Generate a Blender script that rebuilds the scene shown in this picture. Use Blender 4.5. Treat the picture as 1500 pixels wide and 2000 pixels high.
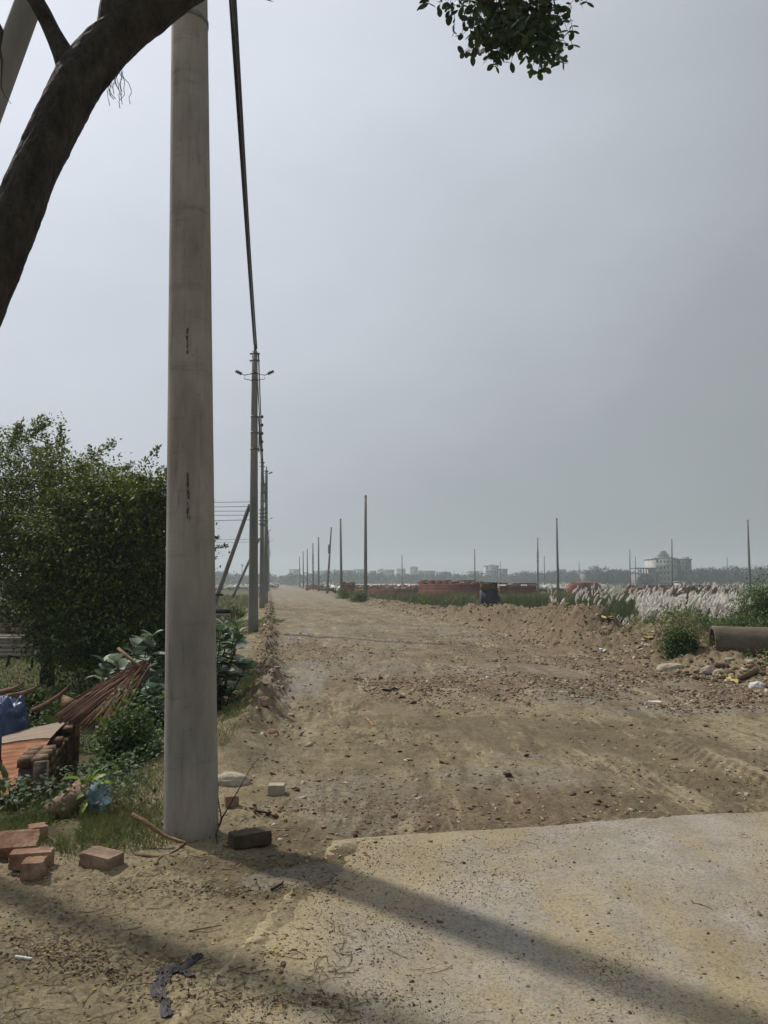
import bpy, math, random
import numpy as np
R = math.radians
random.seed(7)
rng = np.random.default_rng(7)
for o in list(bpy.data.objects): bpy.data.objects.remove(o)
S = bpy.context.scene
C = S.collection
# ------------------------------------------------------------------ camera
EYE = 1.55; F = 1500.0; PITCH = 5.26
cam = bpy.data.cameras.new('camera'); co = bpy.data.objects.new('camera', cam); C.objects.link(co)
co.location = (0, 0, EYE); co.rotation_euler = (R(90 + PITCH), 0, 0)
cam.sensor_fit = 'HORIZONTAL'; cam.sensor_width = 36; cam.lens = 36 * F / 1500
cam.clip_start = 0.05; cam.clip_end = 12000
S.camera = co
# ------------------------------------------------------------------ light
SUN = np.array((-.489, .415, .766)); SUN = SUN / np.linalg.norm(SUN)
sl = bpy.data.lights.new('sun', 'SUN'); so = bpy.data.objects.new('sun', sl); C.objects.link(so)
sl.energy = 3.6; sl.angle = R(2.0); sl.color = (1, .93, .82)
from mathutils import Vector
so.rotation_euler = Vector(-SUN).to_track_quat('-Z', 'Y').to_euler()
so.location = (-20, 20, 40)
W = bpy.data.worlds.new('World'); S.world = W; W.use_nodes = True
nt = W.node_tree; nt.nodes.clear()
def N(nt, t, **k):
    n = nt.nodes.new(t)
    for a, b in k.items():
        if a.startswith('i_'): n.inputs[a[2:].replace('_', ' ')].default_value = b
        else: setattr(n, a, b)
    return n
def ramp(nt, fac, stops, interp='LINEAR'):
    n = nt.nodes.new('ShaderNodeValToRGB'); cr = n.color_ramp; cr.interpolation = interp
    while len(cr.elements) > 1: cr.elements.remove(cr.elements[-1])
    cr.elements[0].position = stops[0][0]; cr.elements[0].color = (*stops[0][1], 1)
    for p, c in stops[1:]:
        e = cr.elements.new(p); e.color = (*c, 1)
    nt.links.new(fac, n.inputs[0]); return n.outputs[0]
def lin(r, g, b):
    f = lambda v: (v / 255 / 12.92) if v / 255 < .04045 else ((v / 255 + .055) / 1.055) ** 2.4
    return (f(r), f(g), f(b))
out = N(nt, 'ShaderNodeOutputWorld'); bg = N(nt, 'ShaderNodeBackground'); bg.inputs[1].default_value = 1
tc = N(nt, 'ShaderNodeTexCoord')
dp = N(nt, 'ShaderNodeVectorMath', operation='DOT_PRODUCT'); dp.inputs[1].default_value = tuple(SUN)
nt.links.new(tc.outputs['Generated'], dp.inputs[0])
mp = N(nt, 'ShaderNodeMapping'); mp.inputs['Scale'].default_value = (1, 1, 2.2)
nt.links.new(tc.outputs['Generated'], mp.inputs[0])
nz = N(nt, 'ShaderNodeTexNoise'); nz.inputs['Scale'].default_value = 2.3; nz.inputs['Detail'].default_value = 6; nz.inputs['Roughness'].default_value = .5
nt.links.new(mp.outputs[0], nz.inputs[0])
ma = N(nt, 'ShaderNodeMath', operation='MULTIPLY_ADD'); ma.inputs[1].default_value = .26; ma.inputs[2].default_value = -.13
nt.links.new(nz.outputs[0], ma.inputs[0])
ad = N(nt, 'ShaderNodeMath', operation='ADD'); nt.links.new(dp.outputs['Value'], ad.inputs[0]); nt.links.new(ma.outputs[0], ad.inputs[1])
haze = ramp(nt, ad.outputs[0], [(0, lin(140, 146, 148)), (.25, lin(150, 156, 158)), (.42, lin(162, 168, 173)), (.54, lin(178, 184, 191)),
                                (.75, lin(205, 211, 221)), (.93, lin(229, 235, 246)), (1, lin(252, 252, 255))])
sky = N(nt, 'ShaderNodeTexSky'); sky.sky_type = 'NISHITA'; sky.sun_disc = False
sky.sun_elevation = math.asin(SUN[2]); sky.sun_rotation = math.atan2(SUN[0], SUN[1]); sky.dust_density = 4
sm = N(nt, 'ShaderNodeVectorMath', operation='SCALE'); sm.inputs['Scale'].default_value = .07
nt.links.new(sky.outputs[0], sm.inputs[0])
mx = N(nt, 'ShaderNodeMix', data_type='RGBA'); mx.inputs[0].default_value = .94
nt.links.new(sm.outputs[0], mx.inputs[6]); nt.links.new(haze, mx.inputs[7])
nt.links.new(mx.outputs[2], bg.inputs[0]); nt.links.new(bg.outputs[0], out.inputs[0])
S.view_settings.view_transform = 'Standard'; S.view_settings.look = 'None'
S.view_settings.exposure = 0; S.view_settings.gamma = 1
S.render.engine = 'CYCLES'
S.cycles.volume_bounces = 1; S.cycles.max_bounces = 6; S.cycles.transparent_max_bounces = 8
# ------------------------------------------------------------------ picture -> place
TH = R(PITCH); cT, sT = math.cos(TH), math.sin(TH)
def ray(px, py):
    u, v = (px - 750) / F, (1000 - py) / F
    return np.array((u, cT - v * sT, sT + v * cT))
def P(px, py, Y):
    d = ray(px, py); return np.array((0, 0, EYE)) + d * (Y / d[1])
def G(px, py, z=0.0):
    d = ray(px, py); return np.array((0, 0, EYE)) + d * ((z - EYE) / d[2])
def GT(px, py):
    d = ray(px, py); Ys = 2.0 * 1.012 ** np.arange(330); k = Ys / d[1]; x = d[0] * k; z = EYE + d[2] * k
    hit = np.nonzero(z <= H(x, Ys, False))[0]; q = hit[0] if len(hit) else len(Ys) - 1
    a, b = Ys[max(0, q - 1)], Ys[q]
    for i in range(14):
        m = (a + b) / 2
        if EYE + d[2] * m / d[1] <= float(H(d[0] * m / d[1], m, False)): b = m
        else: a = m
    return np.array((d[0] * b / d[1], b, float(H(d[0] * b / d[1], b, False))))
# ------------------------------------------------------------------ noise and terrain
_perm = np.random.default_rng(3).random(65536)
def _h(ix, iy, s): return _perm[(ix * 374761393 + iy * 668265263 + s * 1274126177 & 0x7fffffff) % 65521]
def vn(x, y, s=0):
    x = np.asarray(x, float); y = np.asarray(y, float)
    ix = np.floor(x).astype(np.int64); iy = np.floor(y).astype(np.int64)
    fx = x - ix; fy = y - iy; fx = fx * fx * (3 - 2 * fx); fy = fy * fy * (3 - 2 * fy)
    a = _h(ix, iy, s); b = _h(ix + 1, iy, s); c = _h(ix, iy + 1, s); d = _h(ix + 1, iy + 1, s)
    return (a * (1 - fx) + b * fx) * (1 - fy) + (c * (1 - fx) + d * fx) * fy
def fbm(x, y, o=4, s=0, g=.5):
    t = 0; a = 1; n = 0
    for i in range(o):
        t = t + a * vn(x * 2 ** i + 17 * i, y * 2 ** i - 9 * i, s + i); n += a; a *= g
    return t / n
def ss(a, b, x):
    t = np.clip((x - a) / (b - a), 0, 1); return t * t * (3 - 2 * t)
CA, SA = .989, .147
def ts(x, y): return x * CA + y * SA, -x * SA + y * CA
def xy(t, s): return t * CA - s * SA, t * SA + s * CA
def slab_far(x): return 4.76 + .214 * (x + .18)         # far edge of the concrete slab
def slab_left(y): return -.2 - (4.72 - y) * .22 + .12 * (vn(y * 2.1, 3.3, 5) - .5)
def H(x, y, fine=True):
    x = np.asarray(x, float); y = np.asarray(y, float)
    t, s = ts(x, y)
    z = .05 * (fbm(t * .5, s * .22, 3, 1) - .5)
    road = ss(.1, .6, t) * (1 - ss(6.8, 7.6, t)) * ss(4.6, 5.3, y)
    # wheel ruts along the road
    rut = np.exp(-((t - 1.5 - .2 * np.sin(s * .2)) / .22) ** 2) + np.exp(-((t - 3.2 - .25 * np.sin(s * .17 + 1)) / .25) ** 2) + np.exp(-((t - 5.3 - .2 * np.sin(s * .2 + 2)) / .25) ** 2)
    z = z - road * (.035 * rut * (.4 + vn(s * .5, t, 8))) + road * .02 * (fbm(t * 2, s * .8, 3, 21) - .5)
    # left edge ridge and the lower ground beyond it
    ridge = np.exp(-((t + .02 + .15 * (vn(s * .7, 1.5, 4) - .5)) / .22) ** 2) * ss(6.5, 9.5, s)
    z = z + ridge * (.10 + .14 * fbm(s * .9, t * 2, 3, 6))
    z = z + (.06 + .22 * fbm(s * 1.3, t * 2, 3, 16)) * np.exp(-((t + .3) / .28) ** 2) * ss(5.8, 6.8, s) * (1 - ss(9.5, 12, s))
    low = (1 - ss(-2.3, -.75, t + .3 * (vn(s * .6, 7.7, 2) - .5))) * ss(5.25, 6.4, y + .3 * (vn(x * .9, 2.2, 9) - .5))
    z = z - .55 * low + low * .1 * (fbm(x * .5, y * .5, 3, 30) - .5)
    # right berm, mound and the field beyond
    bt = t - 8.3 - .5 * (vn(s * .25, 5.1, 11) - .5)
    bh = .22 + .62 * ss(15, 20, s) * (1 - .82 * ss(25, 38, s)) - .05
    berm = np.exp(-np.abs(bt / .72) ** 3) * bh * (.6 + .8 * vn(s * .8, t * .6, 12))
    mound = .80 * np.exp(-((x - 6.85) / .95) ** 2 - ((y - 17.6) / 1.8) ** 2) + .2 * np.exp(-((x - 4.9) / .7) ** 2 - ((y - 18.5) / 1.2) ** 2)
    fld = ss(9.0, 11.5, t) * ss(8, 12, s)
    z = z + berm * ss(9, 12, s) + mound - .4 * fld
    bz = np.exp(-(bt / 1.1) ** 2) * ss(9, 12, s) + mound
    if fine:
        near = 1 - ss(35, 60, y)
        loose = .35 + .65 * ss(.42, .62, fbm(x * .9, y * .9, 3, 40))
        z = z + .045 * (fbm(x * 2.1, y * 2.1, 2, 201) - .5) * (1 - ss(4.6, 6, y)) * (1 - ss(.2, .8, x))
        z = z + near * loose * 1.6 * (.030 * (fbm(x * 3.1, y * 3.1, 3, 41) - .5) + .022 * (fbm(x * 11, y * 11, 3, 44) - .5) + .012 * (fbm(x * 34, y * 34, 2, 48) - .5))
        z = z + near * np.clip(ridge + bz, 0, 1) * (.30 * (fbm(x * 2.2, y * 2.2, 3, 50) - .5) + .22 * (np.abs(fbm(x * 5, y * 5, 3, 53) - .5) * 2 - .3))
        # tyre tread ribs pressed into the damp track
        for tc_, w_ in ((2.35, .14), (4.15, .15)):
            tr = np.exp(-((t - tc_ - .3 * np.sin(s * .16 + tc_)) / w_) ** 4) * road * ss(.4, .6, vn(s * .35, tc_, 60))
            z = z + tr * .007 * np.sin(s * 52 + 9 * np.abs(t - tc_) * 6)
    # concrete slab: soil lies below it, spills over its left rim
    ins = ss(0, .08, slab_far(x) - y) * ss(-8.1, -8, y)
    dl = x - slab_left(y)
    spill = .035 - .05 * ss(-.05, .35, dl + .25 * (fbm(x * 2.5, y * 2.5, 3, 70) - .5))
    lev = np.where(dl > .5, -.03, np.maximum(spill, -.03))
    inside = ins * ss(-.5, .0, dl)
    det = z; lev = np.maximum(lev, -.03 + .062 * ss(-.22, -.02, y - slab_far(x)) * ss(.56, .74, fbm(x * 1.7, y * 1.7, 3, 75)))
    z = z * (1 - inside) + inside * (lev + (det * .35) * (1 - ss(-.1, .5, dl)))
    far_dip = (1 - ss(0, .25, y - slab_far(x))) * ss(-.01, .05, y - slab_far(x)) * ss(-.3, .1, dl)
    z = z - .012 * far_dip
    return z
# ------------------------------------------------------------------ mesh helpers
def mesh_np(name, V, Fs):
    me = bpy.data.meshes.new(name)
    V = np.asarray(V, np.float32).reshape(-1, 3)
    if not isinstance(Fs, list): Fs = [Fs]
    Fs = [np.asarray(f, np.int32) for f in Fs if len(f)]
    me.vertices.add(len(V)); me.vertices.foreach_set('co', V.ravel())
    idx = np.concatenate([f.ravel() for f in Fs]); cnt = np.concatenate([np.full(len(f), f.shape[1], np.int32) for f in Fs])
    st = np.concatenate([[0], np.cumsum(cnt)[:-1]]).astype(np.int32)
    me.loops.add(len(idx)); me.loops.foreach_set('vertex_index', idx)
    me.polygons.add(len(cnt)); me.polygons.foreach_set('loop_start', st); me.polygons.foreach_set('loop_total', cnt)
    me.update(); me.validate(); return me
class MB:
    def __init__(s): s.V = []; s.F = {}; s.n = 0
    def add(s, V, F):
        V = np.asarray(V, float).reshape(-1, 3); F = np.asarray(F, int)
        s.F.setdefault(F.shape[1], []).append(F + s.n); s.V.append(V); s.n += len(V); return s
    def box(s, c, d, rz=0, rx=0, ry=0, jit=0, M=None):
        b = np.array([(i, j, k) for i in (-1, 1) for j in (-1, 1) for k in (-1, 1)], float) * .5 * np.array(d)
        if jit: b = b + rng.uniform(-jit, jit, b.shape)
        if M is None:
            from mathutils import Euler
            M = np.array(Euler((rx, ry, rz)).to_matrix())
        b = b @ M.T + np.array(c)
        s.add(b, [(0, 1, 3, 2), (4, 6, 7, 5), (0, 4, 5, 1), (2, 3, 7, 6), (0, 2, 6, 4), (1, 5, 7, 3)]); return s
    def tube(s, pts, rad, n=8, cap=True, bump=0):
        pts = np.array(pts, float); m = len(pts); rad = np.ones(m) * rad if np.isscalar(rad) else np.array(rad)
        T = np.gradient(pts, axis=0); T /= np.linalg.norm(T, axis=1)[:, None] + 1e-9
        up = np.array((0, 0, 1.)) if abs(T[0][2]) < .9 else np.array((0, 1., 0))
        a = np.cross(T, up); a /= np.linalg.norm(a, axis=1)[:, None] + 1e-9; b = np.cross(T, a)
        an = np.arange(n) * 2 * math.pi / n
        r = rad[:, None, None] * np.ones((m, n, 1))
        if bump: r = r * (1 + bump * (rng.random((m, n, 1)) - .5))
        V = pts[:, None] + r * (np.cos(an)[None, :, None] * a[:, None] + np.sin(an)[None, :, None] * b[:, None])
        V = V.reshape(-1, 3); i = np.arange(m - 1)[:, None] * n; j = np.arange(n)[None]; j2 = (j + 1) % n
        Fq = np.stack([i + j, i + j2, i + n + j2, i + n + j], -1).reshape(-1, 4)
        s.add(V, Fq)
        if cap:
            base = s.n - len(V)
            s.F.setdefault(n, []).append(np.array([list(range(base, base + n))[::-1], list(range(base + (m - 1) * n, base + m * n))]))
        return s
    def build(s, name, mat, parent=None, origin=None, smooth=False):
        V = np.concatenate(s.V)
        if origin is None:
            if parent is not None: origin = np.array(parent['_o'])
            else: origin = np.array(((V[:, 0].min() + V[:, 0].max()) / 2, (V[:, 1].min() + V[:, 1].max()) / 2, V[:, 2].min()))
        me = mesh_np(name, V - origin, [np.concatenate(f) for f in s.F.values()])
        if smooth: me.shade_smooth() if hasattr(me, 'shade_smooth') else None
        me.materials.append(mat)
        o = bpy.data.objects.new(name, me); C.objects.link(o)
        o['_o'] = [float(v) for v in origin]
        if parent is not None:
            o.parent = parent; po = np.array(parent['_o']); o.location = origin - po
            if parent.parent is not None or True: pass
        else: o.location = origin
        return o
def empty(name, loc, label=None, cat=None, group=None):
    o = bpy.data.objects.new(name, None); C.objects.link(o); o.location = [float(v) for v in loc]; o['_o'] = [float(v) for v in loc]
    o.empty_display_size = .1
    if label: tag(o, label, cat, group)
    return o
def tag(o, label=None, cat=None, group=None, kind=None):
    if label: o['label'] = label
    if cat: o['category'] = cat
    if group: o['group'] = group
    if kind: o['kind'] = kind
    return o
def cyl(mb, a, b, r0, r1=None, n=12, cap=True):
    r1 = r0 if r1 is None else r1
    return mb.tube([a, b], [r0, r1], n, cap)
# ------------------------------------------------------------------ materials
def mat(name, stops, scale=5, detail=6, rough=.9, bump=.3, bscale=None, stretch=(1, 1, 1), spec=.3, dist=.02, metal=0, trans=0, island=0, coord='Object', rgh=.6):
    m = bpy.data.materials.new(name); m.use_nodes = True; nt = m.node_tree; nt.nodes.clear()
    o = N(nt, 'ShaderNodeOutputMaterial'); b = N(nt, 'ShaderNodeBsdfPrincipled')
    b.inputs['Roughness'].default_value = rough; b.inputs['Specular IOR Level'].default_value = spec; b.inputs['Metallic'].default_value = metal
    t = N(nt, 'ShaderNodeTexCoord'); mp = N(nt, 'ShaderNodeMapping'); mp.inputs['Scale'].default_value = stretch
    nt.links.new(t.outputs[coord], mp.inputs[0])
    n = N(nt, 'ShaderNodeTexNoise'); n.inputs['Scale'].default_value = scale; n.inputs['Detail'].default_value = detail; n.inputs['Roughness'].default_value = rgh
    nt.links.new(mp.outputs[0], n.inputs[0]); fac = n.outputs[0]
    if island:
        g = N(nt, 'ShaderNodeNewGeometry'); a = N(nt, 'ShaderNodeMath', operation='MULTIPLY_ADD'); a.inputs[1].default_value = island
        s_ = N(nt, 'ShaderNodeMath', operation='ADD'); s_.inputs[1].default_value = -island / 2
        nt.links.new(g.outputs['Random Per Island'], a.inputs[0]); nt.links.new(n.outputs[0], a.inputs[2]); nt.links.new(a.outputs[0], s_.inputs[0]); fac = s_.outputs[0]
    c = ramp(nt, fac, stops); nt.links.new(c, b.inputs['Base Color'])
    if bump:
        n2 = N(nt, 'ShaderNodeTexNoise'); n2.inputs['Scale'].default_value = bscale or scale * 4; n2.inputs['Detail'].default_value = 5
        nt.links.new(mp.outputs[0], n2.inputs[0])
        bu = N(nt, 'ShaderNodeBump'); bu.inputs['Strength'].default_value = bump; bu.inputs['Distance'].default_value = dist
        nt.links.new(n2.outputs[0], bu.inputs['Height']); nt.links.new(bu.outputs[0], b.inputs['Normal'])
    if trans:
        tr = N(nt, 'ShaderNodeBsdfTranslucent'); hs = N(nt, 'ShaderNodeHueSaturation'); hs.inputs['Saturation'].default_value = 1.15; hs.inputs['Value'].default_value = 1.2; hs.inputs['Hue'].default_value = .485
        nt.links.new(c, hs.inputs['Color']); nt.links.new(hs.outputs[0], tr.inputs[0])
        mxs = N(nt, 'ShaderNodeMixShader'); mxs.inputs[0].default_value = trans
        nt.links.new(b.outputs[0], mxs.inputs[1]); nt.links.new(tr.outputs[0], mxs.inputs[2]); nt.links.new(mxs.outputs[0], o.inputs[0])
    else: nt.links.new(b.outputs[0], o.inputs[0])
    return m
def g2(a, b, lo=.35, hi=.65): return [(lo, a), (hi, b)]
M = {}
M['bark'] = mat('bark', [(.3, (.018, .015, .013)), (.7, (.06, .052, .044))], 9, 8, .95, 1.0, 22, (1, 1, .35), dist=.03)
M['leaf_dark'] = mat('leaf dark', [(.25, (.022, .045, .016)), (.75, (.07, .11, .03))], 2, 3, .6, 0, trans=.25, island=.6)
M['leaf_mid'] = mat('leaf mid', [(.25, (.035, .065, .018)), (.75, (.12, .17, .05))], 2, 3, .6, 0, trans=.3, island=.6)
M['leaf_tree'] = mat('leaf tree', [(.25, (.035, .058, .014)), (.75, (.17, .215, .055))], 2, 3, .6, 0, trans=.2, island=.6)
M['leaf_tall'] = mat('leaf tall tree', [(.25, (.05, .075, .02)), (.75, (.22, .26, .08))], 2, 3, .6, 0, trans=.3, island=.6)
M['leaf_pale'] = mat('leaf pale', [(.25, (.09, .14, .09)), (.75, (.28, .34, .25))], 3, 3, .6, 0, trans=.2, island=.7)
M['leaf_bright'] = mat('leaf bright', [(.25, (.10, .18, .02)), (.75, (.30, .40, .06))], 3, 3, .5, 0, trans=.4, island=.6)
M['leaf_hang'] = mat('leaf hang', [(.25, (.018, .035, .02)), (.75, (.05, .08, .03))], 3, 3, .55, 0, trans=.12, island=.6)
M['leaf_far'] = mat('leaf far', [(.25, (.018, .032, .018)), (.75, (.05, .075, .034))], .3, 3, .8, 0, island=.5)
M['grass'] = mat('grass', [(.2, (.045, .075, .02)), (.55, (.11, .15, .045)), (.85, (.22, .2, .09))], 3, 3, .7, 0, trans=.25, island=.7)
M['reed'] = mat('reed', [(.2, (.06, .08, .028)), (.6, (.13, .15, .06)), (.85, (.25, .2, .11))], .5, 3, .8, 0, trans=.2, island=.7)
M['reed_dark'] = mat('reed dark', [(.2, (.03, .05, .018)), (.6, (.07, .10, .03)), (.9, (.15, .15, .06))], .5, 3, .8, 0, trans=.2, island=.7)
M['plume'] = mat('plume', [(.3, (.60, .58, .53)), (.7, (.86, .84, .80))], 2, 3, .9, 0, trans=.35, island=.5)
M['stem'] = mat('stem', g2((.05, .04, .02), (.13, .1, .05)), 9, 4, .9, .4)
M['wood_dry'] = mat('wood dry', g2((.12, .075, .045), (.3, .2, .12)), 12, 6, .9, .6, 40, (1, 1, 1))
M['steel'] = mat('galvanised steel', g2((.10, .10, .10), (.19, .19, .185)), 14, 4, .5, .1, metal=.5)
M['insul'] = mat('insulator', g2((.03, .022, .02), (.07, .05, .045)), 8, 3, .35, 0, spec=.5)
M['cable'] = mat('cable', g2((.010, .011, .014), (.03, .032, .04)), 20, 3, .5, .1)
M['crack'] = mat('crack dirt', g2((.05, .045, .04), (.11, .10, .09)), 8, 3, .9, .2)
M['black'] = mat('black', g2((.012, .012, .013), (.035, .035, .034)), 8, 3, .6, .2)
M['brick'] = mat('brick', [(.3, (.13, .065, .04)), (.5, (.24, .135, .09)), (.66, (.36, .27, .19))], 9, 8, .95, .7, 45, dist=.01)
M['brick_old'] = mat('brick old', [(.3, (.10, .065, .045)), (.5, (.22, .15, .105)), (.72, (.33, .26, .18))], 9, 8, .95, .7, 45, dist=.01)
M['brick_mossy'] = mat('brick mossy', [(.3, (.045, .035, .024)), (.5, (.14, .085, .05)), (.72, (.25, .18, .11))], 9, 8, .95, .7, 45, dist=.01)
M['stone'] = mat('stone', [(.3, (.24, .21, .16)), (.7, (.46, .41, .33))], 8, 8, .95, .6, 30, dist=.01)
M['far_red'] = mat('far brick', [(.3, (.13, .045, .036)), (.7, (.27, .115, .085))], 1.8, 7, .95, 0, 6, island=.2, dist=.05)
M['paint_white'] = mat('dirty white wall', [(.3, (.27, .27, .26)), (.7, (.46, .46, .44))], .4, 6, .9, .1)
M['wall_grey'] = mat('grey wall', [(.3, (.13, .13, .13)), (.7, (.23, .23, .22))], .4, 6, .9, .1)
M['wall_blue'] = mat('bluish wall', [(.3, (.26, .30, .31)), (.7, (.40, .43, .43))], .3, 4, .9, .1)
M['window'] = mat('window dark', g2((.02, .022, .025), (.06, .065, .07)), 1, 2, .3, 0, spec=.5)
M['tarp'] = mat('blue tarp', g2((.015, .03, .085), (.05, .09, .2)), 7, 5, .45, .5, 12, spec=.5)
M['blue_poly'] = mat('light blue polythene', [(.3, (.10, .20, .28)), (.7, (.42, .52, .58))], 8, 5, .3, .4, 14, spec=.5, trans=.3)
M['red_cloth'] = mat('red cloth', g2((.25, .03, .02), (.4, .06, .04)), 8, 3, .9, .2)
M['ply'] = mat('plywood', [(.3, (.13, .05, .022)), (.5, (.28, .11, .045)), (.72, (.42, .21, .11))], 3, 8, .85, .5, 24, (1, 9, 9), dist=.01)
M['ply_pale'] = mat('plywood pale', [(.25, (.15, .11, .08)), (.55, (.27, .21, .16)), (.8, (.38, .31, .25))], 3, 8, .85, .5, 24, (1, 9, 9), dist=.01)  # paler ply colour for the far half of the split sheet
M['rag'] = mat('black rag', g2((.02, .02, .024), (.07, .068, .075)), 10, 5, .8, .5, 30)
M['yellow_plastic'] = mat('yellow plastic', g2((.35, .25, .06), (.6, .48, .2)), 8, 3, .5, .2)
M['white_scrap'] = mat('white scrap', g2((.4, .4, .38), (.7, .69, .66)), 8, 3, .6, .2)
M['frond'] = mat('frond sticks', [(.25, (.07, .035, .024)), (.75, (.24, .13, .09))], 6, 3, .85, .2, island=.9)
M['mulch'] = mat('mulch', [(.2, (.055, .04, .025)), (.6, (.14, .10, .06)), (.9, (.25, .19, .12))], 4, 3, .9, 0, island=1.0)
M['dead_leaf'] = mat('dead leaf', [(.2, (.07, .045, .02)), (.55, (.19, .13, .06)), (.85, (.42, .30, .06))], 4, 3, .8, 0, island=1.0, trans=.2)
M['clod'] = mat('clod', [(.2, (.085, .06, .038)), (.5, (.20, .155, .10)), (.8, (.34, .28, .2))], 6, 4, 1, .4, 60, island=.7, dist=.005)
M['chips'] = mat('brick chips', [(.15, (.085, .05, .036)), (.4, (.17, .105, .075)), (.65, (.25, .185, .135)), (.96, (.36, .31, .25))], 4, 4, 1, .4, 40, island=1.1, dist=.005)
M['rubble'] = mat('berm rubble', [(.15, (.10, .07, .042)), (.55, (.22, .165, .11)), (.95, (.42, .36, .28))], 4, 4, 1, .4, 30, island=1.0, dist=.01)
M['blue_dark'] = mat('dark blue sheet', g2((.010, .013, .024), (.032, .038, .058)), 3, 4, .6, .3, 8)
M['pipe'] = mat('old concrete pipe', [(.3, (.07, .055, .042)), (.7, (.165, .135, .105))], 3, 7, .95, .5, 20, (.5, 1, 1))

def pole_material(name, warm):
    m = bpy.data.materials.new(name); m.use_nodes = True; nt = m.node_tree; nt.nodes.clear(); L = nt.links.new
    o = N(nt, 'ShaderNodeOutputMaterial'); b = N(nt, 'ShaderNodeBsdfPrincipled'); b.inputs['Roughness'].default_value = .85; b.inputs['Specular IOR Level'].default_value = .25
    t = N(nt, 'ShaderNodeTexCoord')
    def noise(st, sc, de=5, ro=.6):
        mp = N(nt, 'ShaderNodeMapping'); mp.inputs['Scale'].default_value = st; L(t.outputs['Object'], mp.inputs[0])
        n = N(nt, 'ShaderNodeTexNoise'); n.inputs['Scale'].default_value = sc; n.inputs['Detail'].default_value = de; n.inputs['Roughness'].default_value = ro
        L(mp.outputs[0], n.inputs[0]); return n.outputs[0]
    k = 1.12
    base = ramp(nt, noise((1, 1, .35), 3.2, 7), [(.3, (.17 * k, .162 * k, .148 * k)), (.5, (.25 * k, .238 * k, .215 * k)), (.7, (.35 * k, .33 * k, .30 * k))])
    def mul(col, fac, c, amt):
        mx = N(nt, 'ShaderNodeMix', data_type='RGBA', blend_type='MULTIPLY'); mm = N(nt, 'ShaderNodeMath', operation='MULTIPLY'); mm.inputs[1].default_value = amt
        L(fac, mm.inputs[0]); L(mm.outputs[0], mx.inputs[0]); L(col, mx.inputs[6]); mx.inputs[7].default_value = (*c, 1); return mx.outputs[2]
    st = ramp(nt, noise((1, 1, .06), 26, 4), [(.52, (0, 0, 0)), (.66, (1, 1, 1))]); base = mul(base, st, (.6, .59, .58), .35)
    dk = ramp(nt, noise((1, 1, .10), 15, 7, .7), [(.61, (0, 0, 0)), (.65, (1, 1, 1))]); base = mul(base, dk, (.42, .41, .40), .5)
    ring = ramp(nt, noise((.15, .15, 1), 4.5, 6, .7), [(.55, (0, 0, 0)), (.63, (1, 1, 1))]); base = mul(base, ring, (.68, .66, .64), .6)
    wm = ramp(nt, noise((1, 1, .5), 1.8, 3), [(.5, (0, 0, 0)), (.7, (1, 1, 1))]); base = mul(base, wm, (1, .86, .70), warm)
    pit = ramp(nt, noise((1, 1, .6), 60, 2), [(.70, (0, 0, 0)), (.74, (1, 1, 1))]); base = mul(base, pit, (.4, .4, .4), .7)
    L(base, b.inputs['Base Color'])
    bu = N(nt, 'ShaderNodeBump'); bu.inputs['Strength'].default_value = .25; bu.inputs['Distance'].default_value = .01
    L(noise((1, 1, .4), 45, 6), bu.inputs['Height']); L(bu.outputs[0], b.inputs['Normal']); L(b.outputs[0], o.inputs[0]); return m
M['pole'] = pole_material('pole concrete', .45)
M['pole_grey'] = mat('pole grey', [(.3, (.15, .15, .145)), (.7, (.27, .265, .25))], 2.5, 6, .85, .2, 30, (1, 1, .15))

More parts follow.
